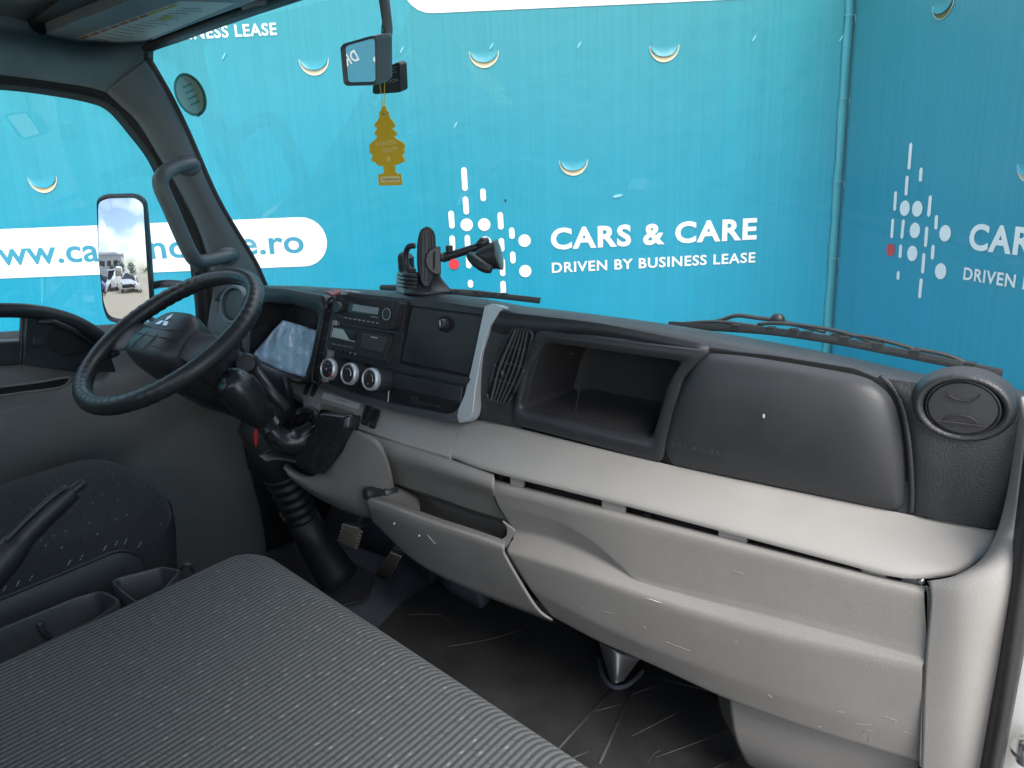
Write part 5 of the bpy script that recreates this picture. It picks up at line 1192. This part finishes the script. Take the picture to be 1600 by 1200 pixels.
# ------------------------------------------------------------------ console between the seats, handbrake
con = thing('centre_console', 'black plastic console between the seats with two open trays', 'console', (-.28, -.65, .1))
trm = mat('console plastic', (.04, .043, .048), .42, ('noise', 700, .0001), .1)
def trayring(px, pl, depth, r_):
    O = ats(rnd(px, r_), pl); c = sum(O, V()) / len(O)
    Iv = [p + (c - p).normalized() * min(.008, (c - p).length * .2) for p in O]
    return MB().loops([[p - UZ * .20 for p in O], [p - UZ * .003 for p in O], [p.lerp(q, .3) for p, q in zip(O, Iv)], [p.lerp(q, .7) for p, q in zip(O, Iv)], [q - UZ * .003 for q in Iv], [q.lerp(c, .06) - UZ * depth for q in Iv]], False, True)
mk('tray', trayring([(-220, 1078), (-10, 985), (120, 932), (160, 921), (182, 931), (190, 940), (150, 968), (20, 1030), (-180, 1140)], PZ(.415), .10, [4, 0, 0, 10, 8, 8, 10, 0, 4]), trm, con, smooth=40)
mk('tray', trayring([(172, 908), (182, 902), (255, 884), (285, 890), (262, 918), (226, 942), (212, 942), (186, 924)], PZ(.420), .07, 5), trm, con, smooth=40)
mk('tray_divider', MB().tube(cat([at(62, 972, PZ(.405)), at(66, 985, PZ(.39)), at(76, 995, PZ(.37)), at(84, 998, PZ(.34))], 10), .005, 8), trm, con, smooth=180)
mk('belt_latch', MB().tube(cat([at(283, 887, PZ(.42)), at(290, 882, PZ(.43)), at(298, 884, PZ(.425)), at(302, 892, PZ(.41))], 10), .004, 8), trm, con, smooth=180)
mk('side_skirt', MB().box((-.29, -.80, .16), (.085, .40, .12)), blkm, con, bevel=.01)
hb_ = thing('handbrake', 'black handbrake lever with push button tip in front of the driver seat', 'handbrake', tuple(at(0, 870, PX(-.33)) + V((0, -.05, -.08))))
HP = [at(-60, 945, PX(-.33)), at(-20, 902, PX(-.33)), at(20, 858, PX(-.33)), at(34, 842, PX(-.33)), at(60, 815, PX(-.33)), at(90, 787, PX(-.33)), at(112, 768, PX(-.33))]
mk('grip', MB().tube(cat(HP, 40), [p.x for p in cat([V((q, 0, 0)) for q in (.028, .027, .024, .0195, .0185, .0185, .016)], 40)], 16), mat('grip rubber', (.026, .026, .03), .42, ('voronoi', 500, .0004), .1), hb_, smooth=180)
mk('button', MB().tube([at(110, 770, PX(-.33)), at(122, 760, PX(-.33)), at(128, 756, PX(-.33)), at(132, 753.5, PX(-.33))], [.0085, .0085, .0085, .006], 14), blks, hb_, smooth=50)
mk('top_strip', MB().tube(cat([at(8, 846, PX(-.322)), at(50, 804, PX(-.322)), at(92, 768, PX(-.322)), at(106, 762, PX(-.322))], 20), [.003 + .0015 * math.sin(math.pi * k / 19) for k in range(20)], 8), trm, hb_, smooth=180)

# ------------------------------------------------------------------ mirrors
mc = at(194, 404, PX(-1.12)); tocam = (CAM - mc).normalized()
want = V((-.11, -1, .045)).normalized(); mn = (tocam + want).normalized()
mr = UZ.cross(mn).normalized(); mu_ = mn.cross(mr).normalized()
if mu_.z < 0: mu_ = -mu_
mr = mu_.cross(mn).normalized()
def mplane(px): return ats(px, (mn, mn.dot(mc)))
wm = thing('wing_mirror', 'tall rounded wing mirror outside the driver window, reflecting cloudy sky and parked cars', 'mirror', tuple(at(262, 446, PX(-1.0))))
mo = [(153, 310), (168, 303), (214, 302), (228, 312), (234, 380), (239, 460), (239, 492), (190, 506), (170, 500), (163, 480), (156, 400)]
Mo = mplane(rnd(mo, [8, 8, 8, 8, 0, 0, 8, 8, 8, 8, 0]))
cm = sum(Mo, V()) / len(Mo)
mk('housing', MB().loops([[p.lerp(cm, .5) - mn * .05 for p in Mo], [p.lerp(cm, .22) - mn * .035 for p in Mo], [p - mn * .006 for p in Mo], [p + mn * .006 for p in Mo], [p.lerp(cm, .035) + mn * .009 for p in Mo], [p.lerp(cm, .07) + mn * .004 for p in Mo], [p.lerp(cm, .075) - mn * .004 for p in Mo]], True, True), blks, wm, smooth=60)
RC = 1.5
Gm = [p.lerp(cm, .07) for p in Mo]; rings = []
for q in (0, .15, .3, .45, .6, .75, .9, .97):
    rings.append([p.lerp(cm, q) + mn * (.003 - ((p.lerp(cm, q) - cm).length ** 2) / (2 * RC) + .010) for p in Gm])
mk('mirror_glass', MB().loops(rings, False, True), mirm, wm, smooth=180)
mk('arm', MB().tube(cat([at(236, 447, PX(-1.10)), at(262, 443, PX(-1.03)), at(300, 448, PX(-.96)), at(330, 460, PX(-.93))], 16), .011, 10), blks, wm, smooth=180)
mk('arm', MB().tube(cat([at(238, 500, PX(-1.11)), at(252, 520, PX(-1.05)), at(268, 548, PX(-.97))], 16), .010, 10), blks, wm, smooth=180)

im = thing('rear_view_mirror', 'small rectangular interior mirror hanging on a stalk from the roof, reflecting blue banner', 'mirror', tuple(at(603, -40, PX(-.14))))
ic = at(566, 95, PX(-.15)); tc_ = (CAM - ic).normalized()
inn = (V((-.93, -.36, -.13)).normalized() - (ic - CAM).normalized()).normalized()
ipl = (inn, inn.dot(ic))
io = [(533, 74), (538, 68), (580, 56), (588, 56), (590, 62), (591, 128), (586, 133), (543, 134), (538, 130)]
Io = ats(rnd(io, 2.5, 3), ipl); icx = sum(Io, V()) / len(Io)
mk('housing', MB().loops([[p.lerp(icx, .25) - inn * .038 for p in Io], [p.lerp(icx, .06) - inn * .034 for p in Io], [p - inn * .026 for p in Io], [p + inn * .002 for p in Io], [p.lerp(icx, .06) + inn * .004 for p in Io], [p.lerp(icx, .13) + inn * .0 for p in Io], [p.lerp(icx, .14) - inn * .003 for p in Io]], True, True), slate, im, smooth=50)
igl = [p.lerp(icx, .135) - inn * .0015 for p in Io]
mk('mirror_glass', MB().add(igl, [tuple(range(len(igl)))]), dmirm, im, smooth=0)
mk('stalk', MB().tube(cat([at(598, 70, PX(-.13)), at(606, 50, PX(-.125)), at(603, 20, PX(-.125)), at(598, -20, PX(-.13)), at(596, -60, PX(-.13))], 20), [.008 + .003 * q / 19 for q in range(20)], 10), slate, im, smooth=180)
mk('cable', MB().tube(cat([at(604, 20, PX(-.13)), at(598, 35, PX(-.135)), at(597, 55, PX(-.135)), at(601, 72, PX(-.13))], 14), .0015, 6), blkm, im)
# the same banner lettering stands where the small mirror looks
def reflect(x, y):
    p = at(x, y, ipl); d = (p - CAM).normalized(); r_ = d - inn * (2 * d.dot(inn))
    n_, d0 = PL_L; t = (d0 - n_.dot(p)) / n_.dot(r_); return p + r_ * t, t
rdir = V((-.93, -.36, 0)).normalized(); rc = ic + rdir * 3.3; rside = V((-rdir.y, rdir.x, 0))
N3 = -rdir; PL_3 = (N3, N3.dot(rc))
e0, e1 = V((rc.x, rc.y, 0)) + rside * 1.5, V((rc.x, rc.y, 0)) - rside * 1.0
t3 = banner('banner', 'blue banner beside the driver door, mirrored in the small interior mirror', e0, e1, N3)
def refl(x, y):
    p = at(x, y, ipl); d = (p - CAM).normalized(); r_ = d - inn * (2 * d.dot(inn)); n_, d0 = PL_3
    return p + r_ * ((d0 - n_.dot(p)) / n_.dot(r_))
a, b = refl(561, 93), refl(541, 93); cap_ = (refl(552, 76) - refl(552, 93)).length
rd3 = (N3.cross(UZ)) * -1
if rd3.dot(b - a) < 0: rd3 = -rd3
letters('lettering', 'DRIVEN', a, a + rd3 * (b - a).length * 3.0, UZ, cap_, wprint, t3, .02, 1.1, .001, True)
cd_ = refl(587, 93)
mk('logo_dot', MB().lathe(cd_ + N3 * .001, N3, [((refl(587, 88) - cd_).length, 0), ((refl(587, 88) - cd_).length, .001)], 24), wprint, t3, smooth=0)
vb = thing('windscreen_sensor', 'small black sensor box with upside down white print on the glass behind the mirror', 'sensor', tuple(at(605, 120, PY(.075))))
bp_ = [(584, 112), (621, 97), (625, 101), (627, 142), (623, 145), (584, 148), (581, 144)]
VBP = PY(.055)
mk('case', MB().prism(ats(rnd(bp_, 2), VBP), V((0, .02, .006))), blks, vb, bevel=.003)
letters('lettering', 'VDO', at(623, 122, PY(.054)), at(604, 125, PY(.054)), -UZ, .006, gprint, vb, .01, 1, .0006)
for k in range(3):
    mk('print_line', MB().bar(at(610, 105.5 + k * 4, PY(.054)), at(620 - 2 * (k % 2), 104.5 + k * 4, PY(.054)), .0012, .0008), gprint, vb, smooth=0)
af = thing('air_freshener', 'yellow cardboard tree shaped air freshener hanging on a thread below the mirror', 'air freshener', tuple(at(600, 165, PX(-.135))))
tz = lambda pts_: [(480 + x / 4, y / 4) for x, y in pts_]
half = [(478, 660), (490, 668), (497, 690), (510, 706), (506, 722), (520, 740), (540, 765), (549, 785), (543, 797), (525, 797), (545, 818), (560, 832), (555, 845), (540, 850), (560, 872), (585, 882), (606, 900), (609, 920), (600, 930), (608, 945), (604, 960), (590, 965), (600, 980), (611, 1000), (605, 1012), (590, 1015), (570, 1028), (545, 1030), (550, 1050), (548, 1068), (562, 1085), (585, 1086), (592, 1150), (575, 1158), (455, 1160), (447, 1150), (442, 1095), (450, 1088), (475, 1085), (480, 1065), (472, 1040), (455, 1035), (440, 1035), (425, 1015), (405, 1008), (400, 990), (412, 970), (395, 960), (386, 945), (393, 930), (386, 915), (390, 900), (410, 885), (430, 865), (440, 850), (425, 845), (418, 830), (430, 815), (437, 800), (420, 790), (420, 775), (438, 755), (450, 735), (452, 715), (448, 706), (460, 690), (466, 668)]
AFP = PLN((.25, -1, 0), V((.25, -1, 0)).dot(at(600, 200, PX(-.135))))
af_n = normal(AFP)
mk('card', MB().prism(ats(tz(half), AFP), -af_n * .0025), yel, af, smooth=0)
mk('hole', MB().lathe(at(600, 178.5, AFP) + af_n * .0004, af_n, [(.0022, 0), (.0022, .0004)], 12), cyanp, af, smooth=0)
lbx = ats(tz([(458, 1104), (577, 1098), (580, 1138), (461, 1141)]), AFP)
mk('label_panel', MB().prism([p + af_n * .0003 for p in lbx], af_n * .0005), yelp, af, smooth=0)
letters('lettering', 'Vanillearoma', at(480 + 470 / 4, 1128 / 4, AFP), at(480 + 574 / 4, 1125 / 4, AFP), UZ, .0045, mat('brown print', (.30, .20, .05), .6), af, .005, 1, .0012)
letters('lettering', 'WUNDER-', at(480 + 425 / 4, 920 / 4, AFP), at(480 + 562 / 4, 898 / 4, AFP), UZ, .0082, yelp, af, .0, 1, .0006)
letters('lettering', 'BAUM', at(480 + 474 / 4, 956 / 4, AFP), at(480 + 560 / 4, 942 / 4, AFP), UZ, .0082, yelp, af, .0, 1, .0006)
mk('small_tree_print', MB().prism([p + af_n * .0006 for p in ats(tz([(510, 972), (518, 990), (514, 992), (522, 1004), (500, 1006), (507, 993), (502, 991)]), AFP)], af_n * .0004), yelp, af, smooth=0)
for (x0, x1) in ((593, 599), (601, 600.5)):
    mk('thread', MB().tube([at(x0, 128, AFP), at((x0 + x1) / 2, 150, AFP), at(x1, 170, AFP)], .0007, 5), yel, af)

# ------------------------------------------------------------------ sun visor and overhead shelf
sv_ = thing('sun_visor', 'grey sun visor folded up under the roof with a printed warning label', 'sun visor', tuple(at(225, 30, PZ(1.41))))
VZ = PZ(1.388)
vp2 = [(70, 53), (100, 61), (128, 65), (190, 67.5), (222, 66), (250, 56), (300, 37), (365, 14), (430, -10), (560, -60), (420, -60), (200, 2), (120, 33)]
mk('panel', MB().prism(ats(rnd(vp2, [6, 4, 4, 6, 8, 6, 3, 3, 3, 6, 6, 3, 6]), VZ), V((0, 0, .02))), slate, sv_, bevel=.006, seg=3)
mk('warning_label', MB().prism(ats([(116, 61), (281, 2), (367, 5), (300, 34), (262, 49), (226, 63), (185, 65)], PZ(1.3875)), V((0, 0, .0004))), plab, sv_, smooth=0)
for k in range(10):
    q = k / 10; x, y = 124 + 152 * q, 59.5 - 54 * q
    m_ = mat('orange print', (.30, .10, .05), .6) if k < 7 else mat('yellow print', (.42, .38, .02), .6)
    mk('label_strip', MB().prism(ats([(x, y), (x + 12, y - 4.2), (x + 18, y - 2.6), (x + 6, y + 1.6)], PZ(1.3868)), V((0, 0, .0004))), m_, sv_, smooth=0)
for k in range(14):
    q = k / 14; x, y = 140 + 150 * q, 61 - 50 * q; l = (.35 + .3 * ((k * 7) % 5) / 5)
    mk('print_line', MB().bar(at(x + 6, y - 1, PZ(1.3867)), at(x + 6 + 70 * l, y - 1 + 12 * l * (1 - q), PZ(1.3867)), .0016, .0004), mat('dark print', (.08, .09, .09), .6), sv_, smooth=0)
mk('warning_mark', MB().prism(ats([(246, 33), (262, 23), (270, 29)], PZ(1.3867)), V((0, 0, .0004))), mat('yellow print', (.42, .38, .02), .6), sv_, smooth=0)
mk('clip', MB().tube(ats([(380, 10), (400, 4), (414, 2)], PZ(1.39)), .006, 8), slate, sv_)
mk('overhead_recess', MB().prism(ats([(44, 37), (120, -20), (210, -20), (66, 55), (52, 48)], PZ(1.408)), V((0, 0, .01))), deep, cab, smooth=0)
# round sticker on the windscreen
SP = PY(-.032, -.376, 1.41)
sk = thing('windscreen_sticker', 'oval green edged sticker seen from behind at the upper corner of the windscreen', 'sticker', tuple(at(297, 148, SP)))
c2 = V((297.5, 148)); ang = R(-26)
def ell(a_, b_, n=36): return [(c2.x + a_ * math.cos(t) * math.cos(ang) - b_ * math.sin(t) * math.sin(ang) * -1 * -1, c2.y + a_ * math.cos(t) * math.sin(ang) + b_ * math.sin(t) * math.cos(ang)) for t in [2 * math.pi * k / n for k in range(n)]]
mk('border', MB().prism(ats(ell(22.5, 36), SP), V((0, -.0006, 0))), green, sk, smooth=0)
mk('face', MB().prism([p + V((0, -.0009, 0)) for p in ats(ell(18.5, 31), SP)], V((0, -.0004, 0))), olive, sk, smooth=0)
for k in range(4):
    mk('print_line', MB().bar(at(286 + 4 * k, 137 + 9 * k, PY(-.0345, -.376, 1.41)), at(299 + 4 * k, 131 + 9 * k, PY(-.0345, -.376, 1.41)), .004, .0004, (0, -1, 0)), green, sk, smooth=0)
mk('tab', MB().prism(ats([(306, 176), (318, 175), (310, 184)], SP), V((0, -.0006, 0))), green, sk, smooth=0)

# ------------------------------------------------------------------ phone holder on the dash
zp = lambda x, y: (560 + x / 5.333, 320 + y / 5.333)
ph = thing('phone_holder', 'black phone holder with oval cradle and suction cup arm on top of the dash', 'phone holder', tuple(at(665, 455, PY(.12))))
def zat(x, y, Y): return at(*zp(x, y), PY(Y))
mk('base', loft([([zp(350, 565), zp(420, 560), zp(500, 570), zp(640, 520)], [PY(.12), PY(.09), PY(.09), PY(.12)]), ([zp(345, 660), zp(420, 670), zp(520, 690), zp(700, 640)], [PY(.12), PY(.08), PY(.08), PY(.12)]), ([zp(345, 745), zp(420, 755), zp(560, 765), zp(775, 750)], [PY(.12), PY(.06), PY(.06), PY(.12)])], 20, 10), blks, ph, smooth=60, solid=.008, soff=1)
for k in range(4):
    y = 575 + 32 * k
    mk('base_rib', MB().tube([zat(345, y, .10), zat(400, y + 10, .066), zat(490, y + 16, .066)], .0045, 8), blks, ph, smooth=180)
mk('rear_body', MB().tube(cat([zat(400, 400, .12), zat(395, 440, .12), zat(400, 520, .12), zat(410, 580, .12)], 16), [.008, .016, .017, .015] and [.008 + .010 * min(1, k / 4) for k in range(16)], 14), blks, ph, smooth=180)
mk('side_loop', MB().tube(cat([zat(470, 340, .085), zat(420, 350, .08), zat(397, 400, .08), zat(397, 480, .08), zat(425, 540, .08), zat(475, 555, .085)], 24), .0062, 8), blks, ph, smooth=180)
CP = PLN((.9, -.75, .12), V((.9, -.75, .12)).dot(zat(560, 440, .085)))
cn = normal(CP)
e_ = [zp(492, 440), zp(496, 300), zp(520, 215), zp(560, 185), zp(600, 190), zp(636, 240), zp(646, 340), zp(640, 480), zp(625, 600), zp(600, 670), zp(570, 690), zp(530, 660), zp(502, 570)]
Pe = cat(ats(e_, CP), 60, True)
cr_ = mk('cradle', MB().loops([[p - cn * .016 for p in Pe], [p for p in Pe], [p.lerp(sum(Pe, V()) / 60, .05) + cn * .002 for p in Pe], [p.lerp(sum(Pe, V()) / 60, .12) + cn * .0005 for p in Pe]], True, True), blks, ph, smooth=50)
for k in range(4):
    x = 530 + 28 * k
    mk('cradle_rib', MB().tube([at(*zp(x, 235 + 8 * abs(k - 1.5)), CP) + cn * .001, at(*zp(x + 2, 440), CP) + cn * .001, at(*zp(x - 4, 640 - 8 * abs(k - 1.5)), CP) + cn * .001], .0018, 6), trm, cr_)
mk('clamp_jaw', MB().prism([p + cn * .012 for p in ats([zp(555, 470), zp(562, 420), zp(590, 375), zp(640, 350), zp(680, 347), zp(684, 585), zp(640, 582), zp(598, 560), zp(568, 520)], CP)], -cn * .02), blks, ph, bevel=.002)
mk('jaw_slot', MB().prism([p + cn * .0125 for p in ats([zp(615, 400), zp(636, 385), zp(634, 530), zp(614, 540)], CP)], -cn * .002), cyanp if False else deep, ph, smooth=0)
mk('arm', MB().tube([zat(680, 440, .11), zat(760, 425, .12), zat(860, 395, .13), zat(960, 362, .14), zat(1010, 345, .145)], [.0075, .0085, .0085, .0085, .0075], 14), blks, ph, smooth=60)
mk('arm_collar', MB().tube([zat(705, 440, .115), zat(755, 425, .12)], .0105, 14), blks, ph)
mk('ball_joint', MB().ball(zat(695, 440, .108), .0095, n=14), blks, ph, smooth=180)
mk('lock_knob', MB().tube([zat(757, 385, .12), zat(757, 340, .12)], .0075, 14), blks, ph)
cc = zat(1150, 420, .155); cax = V((.86, .48, .18)).normalized()
mk('suction_cup', MB().lathe(cc, cax, [(.010, -.045), (.020, -.036), (.026, -.018), (.0275, -.004), (.030, .0), (.030, .004), (.0, .004)], 28), blks, ph, smooth=50)
mk('cup_lever', MB().tube(cat([zat(930, 420, .12), zat(980, 470, .115), zat(1050, 520, .115), zat(1110, 540, .12)], 12), [.006 + .006 * math.sin(math.pi * (k + 2) / 14) for k in range(12)], 10), blks, ph, smooth=180)
mk('cup_rim', MB().lathe(cc + cax * .004, cax, [(.0315, 0), (.0315, .0025), (.028, .0035), (0, .0035)], 28), mat('clear rubber', (.12, .13, .12), .3), ph)
mk('tilt_head', MB().tube([zat(1000, 350, .14), zat(1040, 310, .145), zat(1085, 300, .15)], [.009, .011, .007], 10), blks, ph, smooth=180)

# ------------------------------------------------------------------ wipers outside the windscreen
wip = mat('wiper black', (.02, .021, .021), .45, None, .15)
def wiper(label, blade, spine, arm, Y, clips, head):
    t = thing('windscreen_wiper', label, 'wiper', tuple(at(*head, PY(Y))), 'wipers at rest below the windscreen')
    mk('blade', MB().tube(cat(ats(blade, PY(Y)), 30), .0045, 6, flat=(.7, 1.3)), rubber, t)
    mk('blade_holder', MB().tube(cat([p + V((0, .004, .006)) for p in ats(blade, PY(Y))], 30), .0028, 6), wip, t)
    for sp_ in spine: mk('yoke', MB().tube(cat(ats(sp_, PY(Y + .008)), 14), .0045, 8, flat=(1.2, .8)), wip, t, smooth=180)
    for (x, y) in clips: mk('claw', MB().box(at(x, y, PY(Y + .003)), (.008, .006, .007)), wip, t, bevel=.0015)
    mk('arm', MB().tube(cat(ats(arm, PY(Y + .03)), 20), .006, 8, flat=(1.3, .7)), wip, t, smooth=180)
    mk('pivot', MB().ball(at(*head, PY(Y + .025)), (.014, .012, .012), n=12), wip, t)
    return t
wiper('wiper lying behind the phone holder', [(594, 450), (640, 451), (720, 459), (780, 464), (843, 471)], [[(702, 453), (740, 455), (790, 461)], [(640, 449), (690, 451), (720, 456)], [(770, 460), (800, 463), (826, 467)]], [(700, 457), (650, 452), (600, 453)], .40, [(715, 456), (745, 458), (760, 460), (772, 461), (788, 462)], (655, 455))
wiper('long wiper lying in front of the round vent', [(1044, 509), (1110, 513), (1200, 519), (1300, 533), (1400, 552), (1480, 568), (1566, 586)], [[(1060, 506), (1120, 503), (1190, 511)], [(1185, 507), (1215, 505), (1280, 512), (1330, 523), (1368, 537)], [(1300, 524), (1350, 526), (1400, 537), (1436, 548)], [(1430, 545), (1480, 555), (1515, 569)]], [(1100, 507), (1128, 500), (1152, 493), (1185, 497), (1214, 501), (1290, 518)], .33, [(1150, 512), (1205, 516), (1240, 519), (1262, 523), (1320, 531), (1372, 541), (1430, 552), (1516, 572)], (1215, 499))
